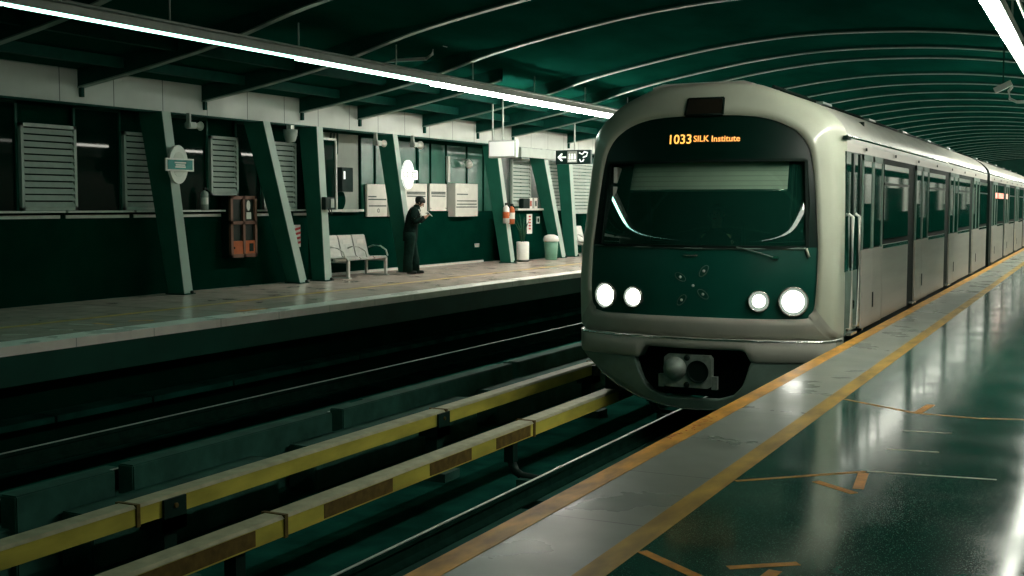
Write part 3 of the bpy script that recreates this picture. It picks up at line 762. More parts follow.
# small cameras, speakers and globes below the fascia
def horn(x, y, z, label, big=.75):
    e = empty('wall_speaker', (x, y, z), label, 'speaker')
    MB().box((x - .1, y - .02, z + .02), (x - .03, y + .02, z + .2)).build('bracket', M['grey'], e)
    MB().box((x - .05, y - .17 * big, z - .05), (x + .07, y + .05, z + .05)).build('body', M['grey'], e, bevel=.015)
    MB().lathe([(.03, 0), (.045, .06), (.09 * big, .13), (.10 * big, .13)], (x + .02, y + .05, z), 'y', 14).build('horn', M['white'], e)
horn(-13.25, 15.2, 2.73, 'small pale twin speaker under the fascia above the teal station sign')
horn(-13.25, 22.2, 2.73, 'pale speaker under the fascia above the glowing oval sign', .9)
horn(-13.25, 20.75, 2.70, 'tiny speaker under the fascia above the pale wall')
e = empty('dome_camera', (-13.3, 17.9, 2.7), 'round dark dome camera under the fascia beside a louvred shutter', 'camera')
MB().lathe([(.0, -.14), (.09, -.11), (.125, 0), (.125, .03), (.13, .04), (.13, .1), (0, .1)], (-13.35, 17.95, 2.72), 'z', 20).build('dome', M['grey'], e)
MB().box((-13.3, 17.9, 2.82), (-13.4, 18.0, 2.9)).build('mount', M['white2'], e)
e = empty('wall_globe_lamp', (-13.9, 25.3, 2.5), 'small globe lamp on the green wall beside the hanging panel', 'lamp')
MB().lathe([(0, -.1), (.07, -.07), (.1, 0), (.07, .07), (.03, .1), (0, .1)], (-14.1, 26.2, 2.45), 'z', 14).build('globe', M['white2'], e)
MB().box((-14.1, 26.17, 2.53), (-14.28, 26.23, 2.58)).build('arm', M['grey'], e)
e.location = (-14.1, 26.2, 2.5)
for c in e.children: c.location = -e.location

# unlit ceiling floodlights: a slim arm and a tilted box
def ceiling_unit(x, y, z, sgn, label):
    e = empty('ceiling_floodlight', (x, y, vault_z(x)), label, 'camera')
    MB().box((x - 1.15 * sgn, y - .03, z - .31), (x - .25 * sgn, y + .04, z - .26)).build('slim_bar', M['grey'], e)
    MB().tube([(x - .25 * sgn, y, z - .29), (x - .12 * sgn, y, z - .22), (x - .1 * sgn, y, z - .08), (x - .16 * sgn, y, z)], .025, 8).build('bent_arm', M['grey'], e)
    MB().box((-.16, -.07, -.05), (.16, .07, .05)).move(lambda p: Matrix.Rotation(-.45 * sgn, 3, 'Y').inverted() @ p + Vector((x, y, z))).build('floodlight_box', M['grey'], e)
    MB().tube([(x, y, z), (x, y, vault_z(x) + deep(x))], .015, 6).build('drop_rod', M['rib'], e)
ceiling_unit(-9.98, 17.5, 4.17, 1, 'slim bar and tilted floodlight box hanging under the vault above the long light')
ceiling_unit(-1.75, 24.0, 3.62, -1, 'slim bar with a bent hook hanging under the vault beside the bright light')

# ------------------------------------------------------------------ the train
XC, HB = -3.99, 1.47
TR = empty('metro_train', (XC, 13.0, -1.08), 'cream and dark green metro train arriving with headlights on, amber destination lettering', 'train')
def yface(x, z): return 12.48 + .17 * x * x + max(0, z - .6) * .15
PAN = [(0, .24), (1.08, .24), (1.22, .29), (1.275, .42), (1.285, .9), (1.265, 1.2), (1.23, 1.6), (1.18, 1.95), (1.12, 2.11), (1.02, 2.23), (.85, 2.33), (.62, 2.395), (.35, 2.418), (0, 2.422)]
OUT = [(0, .0), (1.25, .0), (1.42, .03), (1.47, .16), (1.48, .9), (1.45, 1.3), (1.42, 1.7), (1.39, 2.05), (1.345, 2.28), (1.25, 2.42), (1.05, 2.57), (.8, 2.68), (.5, 2.77), (0, 2.79)]
BOD = [(0, -.05), (1.3, -.05), (1.44, -.04), (HB, .1), (HB, .9), (HB, 1.3), (HB, 1.7), (HB, 2.05), (1.465, 2.2), (1.40, 2.34), (1.22, 2.5), (.95, 2.62), (.5, 2.68), (0, 2.71)]
def dense(h, n=5):
    d = [(p.x, p.y) for p in catmull([(a, b, 0) for a, b in h], n)]
    return d + [(-a, b) for a, b in d[-2:0:-1]]
PANd, OUTd, BODd = dense(PAN), dense(OUT), dense(BOD)
def ring(c, fn): return [(XC + a, fn(a, b), b) for a, b in c]
def mixc(c1, c2, t): return [(a[0] + (b[0] - a[0]) * t, a[1] + (b[1] - a[1]) * t) for a, b in zip(c1, c2)]
rows = [ring(PANd, lambda a, b: yface(a, b) + .03),
        ring(PANd, lambda a, b: yface(a, b) - .012),
        ring(mixc(PANd, OUTd, .3), lambda a, b: yface(a, b) - .012),
        ring(mixc(PANd, OUTd, .7), lambda a, b: yface(a, b) + .0),
        ring(mixc(PANd, OUTd, .92), lambda a, b: yface(a, b) + .035),
        ring(OUTd, lambda a, b: yface(a, b) + .10),
        ring(mixc(OUTd, BODd, .4), lambda a, b: max(yface(a, b) + .16, 13.05)),
        ring(BODd, lambda a, b: 13.3)]
# upper cream part and lower grey part share the loft: split by height of the ring
nr = len(PANd)
def zsel(lo, hi):
    mb = MB()
    for i in range(len(rows) - 1):
        for k in range(nr):
            q = [rows[i][k], rows[i][(k + 1) % nr], rows[i + 1][(k + 1) % nr], rows[i + 1][k]]
            kk = k if k < nr / 2 else nr - 1 - k
            if lo <= kk < hi: mb.add(q, [(0, 1, 2, 3)], True)
    return mb
half = nr // 2
cab = zsel(14, half + 1).build('cab_shell', M['cream'], TR)
low = zsel(-1, 14).build('lower_cab_shell', M['greymask'], TR)

# glossy front panel, with the opening of the windscreen
def pw(z):
    best = 0
    pts = [(b, a) for a, b in [(p.x, p.y) for p in catmull([(a, b, 0) for a, b in PAN], 8)]]
    for (z0, w0), (z1, w1) in zip(pts, pts[1:]):
        if z0 <= z <= z1 and z1 > z0: best = max(best, w0 + (w1 - w0) * (z - z0) / (z1 - z0))
    return best
WX, WZ0, WZ1 = 1.18, 1.0, 1.93
zs = [.241, .26, .29, .34, .42, .6, .8, 1.0] + [1.0 + .93 * k / 10 for k in range(1, 11)] + [2.0, 2.08, 2.15, 2.22, 2.28, 2.33, 2.37, 2.4, 2.415, 2.421]
NX = 28; lo_mb, up_mb = MB(), MB()
for z0, z1 in zip(zs, zs[1:]):
    mb = lo_mb if z1 <= WZ0 + 1e-6 else up_mb
    def row(z):
        w = pw(z) + .006
        e = min(WX, w * .945)
        return [-w + (w - e) * k / 4 for k in range(4)] + [-e + 2 * e * k / NX for k in range(NX + 1)] + [e + (w - e) * (k + 1) / 4 for k in range(4)]
    r0, r1 = row(z0), row(z1)
    for k in range(len(r0) - 1):
        if WZ0 - 1e-6 <= z0 and z1 <= WZ1 + 1e-6 and 4 <= k < 4 + NX: continue
        mb.add([(XC + r0[k], yface(r0[k], z0) + .008, z0), (XC + r0[k + 1], yface(r0[k + 1], z0) + .008, z0), (XC + r1[k + 1], yface(r1[k + 1], z1) + .008, z1), (XC + r1[k], yface(r1[k], z1) + .008, z1)], [(0, 1, 2, 3)], True)

lo_mb.build('front_panel', M['panel'], TR)
up_mb.build('screen_surround', M['surround'], TR)
# windscreen pane and its dark rubber surround
def yglass(x, z):
    q = max(0, z - 1.03)
    return yface(x, 1.0) + .02 + .24 * (q - .055 * (1 - math.exp(-q / .055)))
rows_g = [[(XC + a, yglass(a, z), z) for a in [-WX - .03 + 2 * (WX + .03) * k / 48 for k in range(49)]] for z in [WZ0 + .2 * k / 24 for k in range(24)] + [WZ0 + .2 + (WZ1 - WZ0 - .2) * k / 16 for k in range(17)]]
MB().grid(rows_g).build('windscreen', M['windscreen'], TR)
mb = MB()
def surf_strip(pts, w, off, th=.012):
    """a flat ribbon following the bowed face through (x, z) points"""
    m = MB(); P = [Vector((a, b)) for a, b in pts]
    A, B = [], []
    for i, p in enumerate(P):
        d = (P[min(i + 1, len(P) - 1)] - P[max(0, i - 1)]).normalized(); n = Vector((-d.y, d.x)) * w / 2
        A.append(p - n); B.append(p + n)
    f = lambda q, o: (XC + q.x, yface(q.x, q.y) + o, q.y)
    r = [[f(q, off) for q in A], [f(q, off - th) for q in A], [f(q, off - th) for q in B], [f(q, off) for q in B]]
    m.grid([list(t) for t in zip(*r)], False, True)
    return m
def lin(a, b, n): return [(a[0] + (b[0] - a[0]) * k / n, a[1] + (b[1] - a[1]) * k / n) for k in range(n + 1)]
for a, b in (((-WX, WZ0), (WX, WZ0)), ((-WX * .955, WZ1), (WX * .955, WZ1)), ((-WX, WZ0), (-WX * .955, WZ1)), ((WX, WZ0), (WX * .955, WZ1))):
    m = surf_strip(lin(a, b, 20), .03, .10, .11); mb.add(m.v, m.f)
mb.build('windscreen_seal', M['black_mat'], TR)
# cab inside
mb = MB().box((XC - 1.35, 13.35, -.02), (XC + 1.35, 15.0, .02)).box((XC - 1.35, 14.95, 0), (XC + 1.35, 15.0, 2.45))
mb.build('cab_interior', M['black_mat'], TR)
mb = MB().prism([(12.95, .75), (13.3, .85), (13.3, .95), (12.95, 1.0), (12.86, .98), (12.86, .75)], XC - 1.1, XC + 1.1, 'x')
mb.build('control_desk', M['black_mat'], TR)
MB().box((XC - .43, 13.86, 0), (XC + .09, 14.22, .48)).box((XC - .43, 14.25, .4), (XC + .09, 14.34, 1.25)).build('driver_seat', M['black_mat'], TR, bevel=.03)
rows_b = [[(XC + a, yglass(a, z) + .05, z) for a in [-1.03 + 1.96 * k / 20 for k in range(21)]] for z in (1.62, 1.7, 1.8, 1.9, 1.96)]
bl = MB().grid(rows_b).build('sun_blind', M['blind'], TR)
rr = [(XC + a, yglass(a, 1.61) + .045, 1.61) for a in [-1.03 + 1.96 * k / 20 for k in range(21)]]
MB().tube(rr, .014, 6).build('blind_bar', M['bright'], bl)
MB().box((XC - 1.06, 12.86, 1.42), (XC - 1.02, 12.92, 1.66)).box((XC - 1.06, 12.88, 1.70), (XC - 1.02, 12.94, 1.88)).build('cab_mirror', M['white2'], TR)
for s in (-1, 1):
    MB().tube([(XC + s * .985, yglass(.98, z) + .02, z) for z in (1.03, 1.3, 1.6, 1.9)], .012, 6).build('screen_mullion', M['black_mat'], TR)
# destination display and lettering
dsp = MB()
rowsd = [[(XC + a, yface(a, z) + .002, z) for a in [-.72 + 1.44 * k / 24 for k in range(25)]] for z in (2.02, 2.1, 2.2, 2.3)]
dsp = MB().grid(rowsd).build('destination_display', M['surround'], TR)
def onf(cx, cz): return lambda u, v, w: (XC + cx + u, yface(cx + u, cz + v) - .004 - w, cz + v)
text_obj('route_number', '1033', .145, M['led_hot'], onf(-.225, 2.165), dsp)
text_obj('destination_text', 'SILK', .094, M['led'], onf(.02, 2.168), dsp)
text_obj('destination_text', 'Institute', .094, M['led'], onf(.29, 2.165), dsp)
# lamp box above
MB().prism([(XC - .16, 2.44), (XC + .24, 2.44), (XC + .245, 2.60), (XC - .13, 2.60)], yface(0, 2.5) - .03, yface(0, 2.6) + .05, 'y').build('top_lamp', M['red_lamp'], TR)
mb = MB()
q = [(-.17, 2.43), (.25, 2.43), (.255, 2.61), (-.14, 2.61), (-.17, 2.43)]
for a, b in zip(q, q[1:]):
    mb.tube([(XC + a[0], yface(0, a[1]) - .018, a[1]), (XC + b[0], yface(0, b[1]) - .018, b[1])], .014, 6)
mb.build('top_lamp_frame', M['black_mat'], TR)
# headlights
for x, r, k in ((-1.065, .15, .80), (-.69, .12, .78), (.72, .115, .60), (1.06, .16, .74)):
    yy = yface(x, .43); n = Vector((.34 * x, -1, 0)).normalized()
    ang = math.atan2(n.x, -n.y)
    def orient(p, c=Vector((XC + x, yy, .43)), ang=ang): return Matrix.Rotation(ang, 3, 'Z') @ p + c
    h = MB().lathe([(r * .9, -.03), (r * .86, -.012), (r * .5, .004), (0, .004)], (0, 0, 0), 'y', 28).move(orient).build('headlight', M['lamp_bowl'], TR)
    MB().lathe([(r, .02), (r, -.03), (r * .96, -.035), (r * .9, -.03)], (0, 0, 0), 'y', 28).move(orient).build('bezel', M['lamp_ring'], h)
    MB().lathe([(r * k, .0), (r * k * .9, -.03), (r * k * .5, -.045), (0, -.05)], (0, 0, 0), 'y', 28).move(orient).build('lens', M['headlight'], h)
# emblem: five studs and faint petals
em = empty_part = bpy.data.objects.new('front_emblem', None); COL.objects.link(em); em.parent = TR; em.location = Vector((XC, 12.5, .57)) - parent_world(TR)
for k, (dx, dz) in enumerate(((-.13, .10), (.02, .01), (.13, .17), (.13, -.08), (-.11, -.15))):
    MB().lathe([(.016, 0), (.014, -.01), (0, -.016)], (XC + dx, yface(dx, .57 + dz) + .004, .57 + dz), 'y', 10).build('stud', M['white2'], em)
    if k != 1:
        c = Vector((dx, dz)); d = (c - Vector((.02, .01))).normalized(); n = Vector((-d.y, d.x))
        loop = []
        for i in range(17):
            a = 2 * PI * i / 16
            p = c + d * (.0 + .07 * math.cos(a)) + n * .035 * math.sin(a)
            loop.append((XC + p.x, yface(p.x, .57 + p.y) + .004, .57 + p.y))
        MB().tube(loop, .0035, 5, caps=False).build('petal_outline', M['skirt'], em)
# handles and wipers on the panel
MB().tube([(XC + a, yface(a, .93) - .012 + (.012 if abs(a + .03) > .06 else 0), .905) for a in (-.11, -.09, -.03, .03, .05)], .009, 6).build('hood_handle', M['lamp_ring'], TR)
MB().tube([(XC + a, yface(a, b) - .02, b) for a, b in ((.47, 1.0), (.65, .96), (.85, .90))], .008, 6).build('wiper_arm', M['skirt'], TR)
MB().box((XC + .83, yface(.87, .9) - .03, .885), (XC + .91, yface(.87, .9) + .02, .91)).build('wiper_pivot', M['bright'], TR)
MB().tube([(XC + a, yface(a, b) - .012, b) for a, b in ((-1.25, .99), (-.6, .985), (.0, .98), (.6, .985), (1.16, .99))], .009, 6).build('panel_ledge', M['skirt'], TR)
MB().tube([(XC + 1.17, yface(1.17, .96) - .01, .99), (XC + 1.2, yface(1.2, .9) - .01, .90)], .016, 6).build('panel_latch', M['cream'], TR)

# bumper
xs = [-1.5 + 3.0 * k / 60 for k in range(61)]
def ybump(x): return min(yface(x, 0) - .07 + max(0, abs(x) - 1.34) ** 2 * 9, 13.3)
def bump_bottom(x):
    a = min(1, max(0, (abs(x + -.03) - .56) / .07)); return -.10 - .13 * a
rws = []
for x in xs:
    yb = ybump(x); zb = bump_bottom(x)
    rws.append([(XC + x, yb + .12, .012), (XC + x, yb + .02, .012), (XC + x, yb, -.005), (XC + x, yb + .005, zb + .02), (XC + x, yb + .03, zb), (XC + x, yb + .22, zb)])
bu = MB().grid(rws).build('bumper', M['greymask'], TR)
MB().tube([(XC + x, ybump(x) + .004, .004) for x in xs], .012, 6).build('bumper_lip', M['bright'], bu)
for s in (-1, 1):
    MB().box((XC + s * 1.43, 12.93, -.2), (XC + s * 1.475, 13.3, .01)).build('bumper_return', M['greymask'], bu)
# skirt hull
SK = [(0, -.78), (.3, -.765), (.65, -.68), (.9, -.57), (1.1, -.45), (1.3, -.30), (1.42, -.2)]
OP = [(0, -.66), (.3, -.65), (.46, -.60), (.56, -.5), (.61, -.38), (.66, -.2)]
def sk(x): return interp(SK, abs(x))
def op(x): return interp(OP, abs(x)) if abs(x) < .66 else 9
rws = []
mb = MB()
xs2 = [-1.42 + 2.84 * k / 80 for k in range(81)]
for xa, xb in zip(xs2, xs2[1:]):
    top = lambda x: min(-.19, op(x)) if abs(x) < .66 else -.19
    def col(x, off):
        zt, zb = top(x), sk(x)
        return [(XC + x, ybump(x) + .03 + off + (.12 * ((-.19 - z) / .6) ** 2), z) for z in [zb + (zt - zb) * i / 5 for i in range(6)]]
    mb.grid([col(xa, 0), col(xb, 0)]); mb.grid([col(xa, .1), col(xb, .1)])
    a, b = col(xa, 0), col(xb, 0); c, d = col(xa, .1), col(xb, .1)
    mb.add([a[0], b[0], d[0], c[0]], [(0, 1, 2, 3)]); mb.add([a[-1], b[-1], d[-1], c[-1]], [(0, 1, 2, 3)])
mb.build('skirt', M['skirt'], TR)
MB().tube([(XC + x, ybump(x) + .03 + .12 * ((-.19 - sk(x)) / .6) ** 2, sk(x)) for x in xs2[8:-8]], .012, 6).build('skirt_lip', M['lamp_ring'], TR)
MB().box((XC - 1.2, 13.0, -.7), (XC + 1.2, 13.2, -.05)).build('coupler_bay', M['black_mat'], TR)
# coupler
cx, cz, cyf = XC - .02, -.345, 12.42
cp = MB().prism([(cx - .27, cz - .15), (cx - .23, cz - .18), (cx + .23, cz - .18), (cx + .27, cz - .15), (cx + .27, cz + .14), (cx + .24, cz + .175), (cx - .22, cz + .175), (cx - .26, cz + .14)], cyf, cyf + .1, 'y').build('coupler_head', M['coupler'], TR)
MB().tube([(cx, cyf + .1, cz), (cx, 13.1, cz)], .12, 12).build('coupler_shaft', M['bracket'], cp)
MB().lathe([(.135, .02), (.125, -.03), (.09, -.075), (.03, -.11), (0, -.112)], (cx - .135, cyf, cz + .02), 'y', 20).build('coupler_cone', M['coupler'], cp)
MB().lathe([(.125, -.02), (.115, -.022), (.105, .0), (.10, .0), (.08, .0), (0, .0)], (cx + .125, cyf - .003, cz), 'y', 20).build('coupler_cup', M['black_mat'], cp)
for dz in (-.15, .145): MB().lathe([(.035, 0), (.03, -.02), (0, -.022)], (cx, cyf, cz + dz), 'y', 12).build('coupler_port', M['black_mat'], cp)
for s in (-1, 1):
    MB().box((cx + s * .27, cyf + .02, cz - .19), (cx + s * .33, cyf + .08, cz - .05)).build('coupler_lug', M['coupler'], cp)

# car bodies
XS = XC + HB            # plane of the visible side
def loft(y0, y1, z_lo, z_hi, m, name, off=0.):
    c = BODd; n = len(c); mb = MB()
    for k in range(n):
        a, b = c[k], c[(k + 1) % n]
        if z_lo <= (a[1] + b[1]) / 2 < z_hi:
            mb.add([(XC + a[0], y0, a[1]), (XC + b[0], y0, b[1]), (XC + b[0], y1, b[1]), (XC + a[0], y1, a[1])], [(0, 1, 2, 3)], True)
    return mb.build(name, m, TR)
def car(y0, y1, starts, first):
    body = loft(y0, y1, -9, 2.13, M['steel'], 'car_body')
    rf = loft(y0, y1, 2.13, 9, M['roofgrey'], 'car_roof')
    e0 = MB()
    for yy in ((y1,) if first else (y0, y1)):
        e0.add([(XC + a, yy, b) for a, b in BODd], [tuple(range(len(BODd)))])
    e0.build('car_end', M['black_mat'], body)
    mb = MB().tube([(XS + .0, y0, 2.195), (XS + .0, y1, 2.195)], .016, 6); mb.build('roof_gutter', M['bright'], rf)
    # cant rail fastenings and dark roof-edge fittings
    for k in range(int((y1 - y0) / 2.2)):
        yk = y0 + 1.1 + k * 2.2
        MB().box((XS + .005, yk, 2.075), (XS + .015, yk + .07, 2.11)).build('cant_rail_lamp', M['black_mat'], body)
    for k in range(int((y1 - y0) / 3)):
        yk = y0 + .6 + k * 3
        MB().box((XC + 1.0, yk, 2.6), (XC + 1.08, yk + .5, 2.625)).build('roof_cable_box', M['skirt'], rf)
    MB().box((XC - .6, y0 + .2, 2.66), (XC + .6, y1 - .4, 2.73)).build('roof_deck', M['roofgrey'], rf)
    MB().tube([(XC + .72, y0 - (.25 if first else 0), 2.735), (XC + .72, y1, 2.735)], .018, 6).build('roof_cable', M['black_mat'], rf)
    MB().box((XC - 1.30, y0 + .2, -.55), (XC + 1.36, y1 - .2, -.05)).build('underframe', M['black_mat'], TR)
    MB().box((XS - .05, y0, -.10), (XS + .012, y1, .015)).build('sill_rail', M['black_mat'], body)
    # black band between sill and cant rail behind the doors and windows
    MB().box((XS - .01, y0 if not first else 14.0, .0), (XS + .004, y1, 2.035)).build('side_band', M['black_mat'], body)
    for i, s in enumerate(starts):
        # door: two leaves
        for j, (a, b) in enumerate(((s, s + .70), (s + .71, s + 1.41))):
            if b > y1: continue
            d = MB().box((XS + .004, a, .015), (XS + .028, b, .93)).build('door_leaf', M['steel'], TR)
            fr = MB().box((XS + .004, a, .93), (XS + .028, a + .06, 2.03)).box((XS + .004, b - .06, .93), (XS + .028, b, 2.03)).box((XS + .004, a, 1.96), (XS + .028, b, 2.03))
            fr.build('door_window_frame', M['skirt'], d)
            MB().box((XS + .004, a + .06, .95), (XS + .02, b - .06, 1.96)).build('door_pane', M['win'], d)
            if j == 1: MB().box((XS + .028, a + .03, .22), (XS + .034, a + .09, .40)).build('door_lock', M['black_mat'], d)
        w0, w1 = s + 1.5, min(s + 3.68, y1 - .1)
        if w1 - w0 > .6:
            p = MB().box((XS + .004, w0, .015), (XS + .016, w1, .95)).build('side_panel', M['steel'], TR)
            MB().box((XS + .016, w0 + .02, .90), (XS + .02, w1 - .02, .945)).build('panel_rail', M['bright'], p)
            w = MB().box((XS + .004, w0 + .05, 1.02), (XS + .018, w1 - .05, 1.96)).build('side_window', M['win'], TR)
            mm = MB().box((XS + .018, w0 + .05, 1.70), (XS + .026, w1 - .05, 1.73)); mm.build('window_bar', M['black'], w)
        t0 = s - .45
        MB().box((XS + .004, t0, .02), (XS + .07, t0 + .38, .045)).build('door_step', M['lamp_ring'], TR)
car(13.3, 30.55, [14.15, 18.5, 22.8, 27.05], True)
car(31.35, 50, [32.0, 36.3, 40.6, 44.9], False)
MB().box((XC - 1.1, 30.55, -.1), (XC + 1.1, 31.35, 2.45)).build('gangway_bellows', M['black_mat'], TR)
# cab door recess and grab rails
MB().box((XS - .012, 13.32, .02), (XS + .006, 14.02, .72)).build('cab_door', M['skirt'], TR)
cw = MB().box((XS - .012, 13.27, .72), (XS + .006, 14.08, 2.03)).build('cab_door_window', M['win'], TR)
MB().box((XS + .006, 13.60, .75), (XS + .02, 13.68, 2.02)).box((XS + .006, 14.0, 0.02), (XS + .02, 14.12, 2.02)).build('cab_door_post', M['black'], cw)
for yy in (13.40, 13.80):
    MB().tube([(XS + .01, yy, .08), (XS + .06, yy, .10), (XS + .06, yy, 1.32), (XS + .01, yy, 1.35)], .019, 8).build('grab_rail', M['white2'], TR)
MB().lathe([(.05, 0), (.05, .03), (0, .035)], (XS + .004, 13.68, .34), 'x', 14).build('cab_door_handle', M['black_mat'], TR)
MB().box((XS + .004, 13.36, .02), (XS + .07, 14.0, .045)).build('cab_step', M['lamp_ring'], TR)
MB().box((XS - .03, 13.22, 2.155), (XS + .02, 13.42, 2.195)).build('cant_rail_bracket', M['black_mat'], TR)
# flat roof plate over the cab
MB().prism([(XC - .62, 2.765), (XC - .5, 2.80), (XC + .42, 2.805), (XC + .52, 2.775), (XC + .52, 2.74), (XC - .62, 2.74)], 12.95, 13.6, 'y').build('cab_roof_plate', M['roofgrey'], TR)
# glowing red strips standing in for a reflection on the second car windows
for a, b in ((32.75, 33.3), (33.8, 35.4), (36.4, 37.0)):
    MB().box((XS + .02, a, 1.62), (XS + .03, b, 1.76)).build('red_reflection', M['red_glow'], TR)

# ------------------------------------------------------------------ people
def skin_body(name, J, E, m, parent=None, sub=2, root=0):
    me = bpy.data.meshes.new(name)
    me.from_pydata([j[0] for j in J], E, []); me.update()
    o = bpy.data.objects.new(name, me); COL.objects.link(o)
    mod = o.modifiers.new('skin', 'SKIN'); mod.use_smooth_shade = True
    if not me.skin_vertices: me.skin_vertices.new(name='')
    for i, j in enumerate(J):
        r = j[1]; me.skin_vertices[0].data[i].radius = (r, r) if not isinstance(r, tuple) else r
    me.skin_vertices[0].data[root].use_root = True
    s = o.modifiers.new('smooth', 'SUBSURF'); s.levels = sub; s.render_levels = sub
    dg = bpy.context.evaluated_depsgraph_get()
    me2 = bpy.data.meshes.new_from_object(o.evaluated_get(dg))
    bpy.data.objects.remove(o); bpy.data.meshes.remove(me)
    me2.name = name; me2.materials.clear(); me2.materials.append(m)
    for p in me2.polygons: p.use_smooth = True
    o2 = bpy.data.objects.new(name, me2); COL.objects.link(o2)
    if parent is not None:
        o2.parent = parent; o2.location = -parent_world(parent)
    return o2

def hand_joints(J, E, wrist, palm, fwd, side, up, s=1.):
    """a palm and five separate bent fingers, rooted at joint index wrist"""
    J.append((palm, (.034 * s, .018 * s))); pi = len(J) - 1; E.append((wrist, pi))
    for k, (off, ln) in enumerate(((-.030, .072), (-.010, .082), (.010, .076), (.028, .060))):
        b = palm + fwd * .04 + side * off; c = b + fwd * ln * .5 - up * .012; d = c + fwd * ln * .3 - up * ln * .38
        for q in (b, c, d):
            J.append((q, .0085 * s)); E.append((pi if q is b else len(J) - 2, len(J) - 1))
    b = palm - fwd * .005 - side * .036; c = b + fwd * .032 - side * .018; d = c + fwd * .028 + side * .006
    for q in (b, c, d):
        J.append((q, .0095 * s)); E.append((pi if q is b else len(J) - 2, len(J) - 1))

def make_person(base, f, label, seated=False):
    """base: point between the feet; f: facing direction (unit, horizontal)"""
    F = Vector(f).normalized(); U = Vector((0, 0, 1)); R = F.cross(U)
    def P(r, fw, z): return Vector(base) + R * r + F * fw + U * z
    e = empty('person', base, label, 'person')
    J, E = [], []
    def j(p, r, par=None):
        J.append((p, r))
        if par is not None: E.append((par, len(J) - 1))
        return len(J) - 1
    zp = .60 if seated else .90
    pf = -.0
    pel = j(P(0, pf, zp), (.135, .105))
    bow = 0.10 if not seated else 0.02
    wa = j(P(0, pf + bow * .2, zp + .16), (.125, .10), pel)
    ch = j(P(0, pf + bow * .7, zp + .36), (.145, .11), wa)
    ne0 = j(P(0, pf + bow * 1.2, zp + .50), (.085, .075), ch)
    ne = j(P(0, pf + (.04 if seated else .135), zp + (.56 if seated else .525)), .052, ne0)
    if seated:
        h0, h1, h2 = P(0, .04, zp + .64), P(0, .05, zp + .72), P(0, .04, zp + .80)
    else:
        dh = (F * .64 + U * .77).normalized(); h1 = P(0, .205, zp + .60); h0 = h1 - dh * .06; h2 = h1 + dh * .07
    hd0 = j(h0, (.068, .075), ne); hd1 = j(h1, (.082, .096), hd0); hd2 = j(h2, (.066, .08), hd1)
    for s in (-1, 1):
        if seated:
            kn = j(P(s * .12, .44, .50), .062, j(P(s * .11, .2, .53), .082, j(P(s * .09, .04, zp - .01), .09, pel)))
            an = j(P(s * .12, .46, .10), .042, j(P(s * .12, .47, .30), .055, kn))
            ft = j(P(s * .12, .62, .035), .032, j(P(s * .12, .52, .04), .036, an))
        else:
            g = -.05 if s > 0 else .08
            kn = j(P(s * .10, g * .5 + .02, .48), .064, j(P(s * .10, .01, .70), .085, j(P(s * .085, 0, .86), .095, pel)))
            an = j(P(s * .10, g, .085), .043, j(P(s * .10, g - .015, .30), .06, kn))
            ft = j(P(s * .11, g + .19, .03), .03, j(P(s * .105, g + .09, .036), .036, an))
        sh = j(P(s * .17, pf + bow * .9, zp + .45), .066, ch)
        if seated:
            el = j(P(s * .23, .08, zp + .22), .045, j(P(s * .215, .02, zp + .34), .052, sh))
            wr = j(P(s * .15, .30, zp + .24), .028, j(P(s * .19, .2, zp + .22), .038, el))
            hf, hp = F, P(s * .13, .37, zp + .25)
        else:
            el = j(P(s * .235, .10, zp + .19), .036, j(P(s * .22, .08, zp + .33), .048, sh))
            wr = j(P(s * .09, .30, zp + .28), .025, j(P(s * .16, .21, zp + .22), .032, el))
            hf, hp = (F * .75 + U * .55 - R * s * .2).normalized(), P(s * .06, .35, zp + .32)
        hand_joints(J, E, wr, hp, hf, R * s, U)
    body = skin_body('body', J, E, M['skin'], e, 2, 0)
    # face: nose, eyes, mouth, ears as small forms on the head
    d = (h2 - h0).normalized(); ff = (F if seated else (F * .77 - U * .64)).normalized()
    MB().lathe([(.0, -.018), (.012, -.01), (.014, 0), (.008, .012), (0, .016)], tuple(h1 + ff * .098 - d * .01), 'z', 8).build('nose', M['skin'], e)
    for s in (-1, 1):
        MB().lathe([(0, -.012), (.011, 0), (0, .012)], tuple(h1 + ff * .085 + R * s * .03 + d * .012), 'z', 8).build('eye', M['hair'], e)
        MB().lathe([(0, -.028), (.016, -.01), (.018, .01), (0, .03)], tuple(h1 + R * s * .086 - d * .005), 'z', 8).build('ear', M['skin'], e)
    MB().tube([tuple(h1 + ff * .088 - d * .052 - R * .022), tuple(h1 + ff * .094 - d * .054), tuple(h1 + ff * .088 - d * .052 + R * .022)], .005, 6).build('mouth', M['red_paint'], e)
    # hair: a rounded cap over crown and back of the head
    c = h1 - ff * .016 + d * .03
    sd = d.cross(ff).normalized(); rows = []
    for a in range(11):
        t = PI * a / 10; rw = []
        for b in range(20):
            u = 2 * PI * b / 20
            rr = 1 + .06 * math.sin(5 * u + a)
            q = sd * math.sin(t) * math.cos(u) * .10 * rr + ff * (math.sin(t) * math.sin(u) * .118 * rr) + d * math.cos(t) * .10
            if q.dot(ff) > .06 and q.dot(d) < .02: q -= ff * (q.dot(ff) - .06)
            rw.append(tuple(c + q))
        rows.append(rw)
    MB().grid(rows, True, True).build('hair', M['hair'], e)
    # clothes: jacket with sleeves, trousers, shoes
    def hull(cs, n=18):
        return [[tuple(P(rx * math.cos(2 * PI * k / n), fw + ry * math.sin(2 * PI * k / n), z)) for k in range(n)] for fw, z, rx, ry in cs]
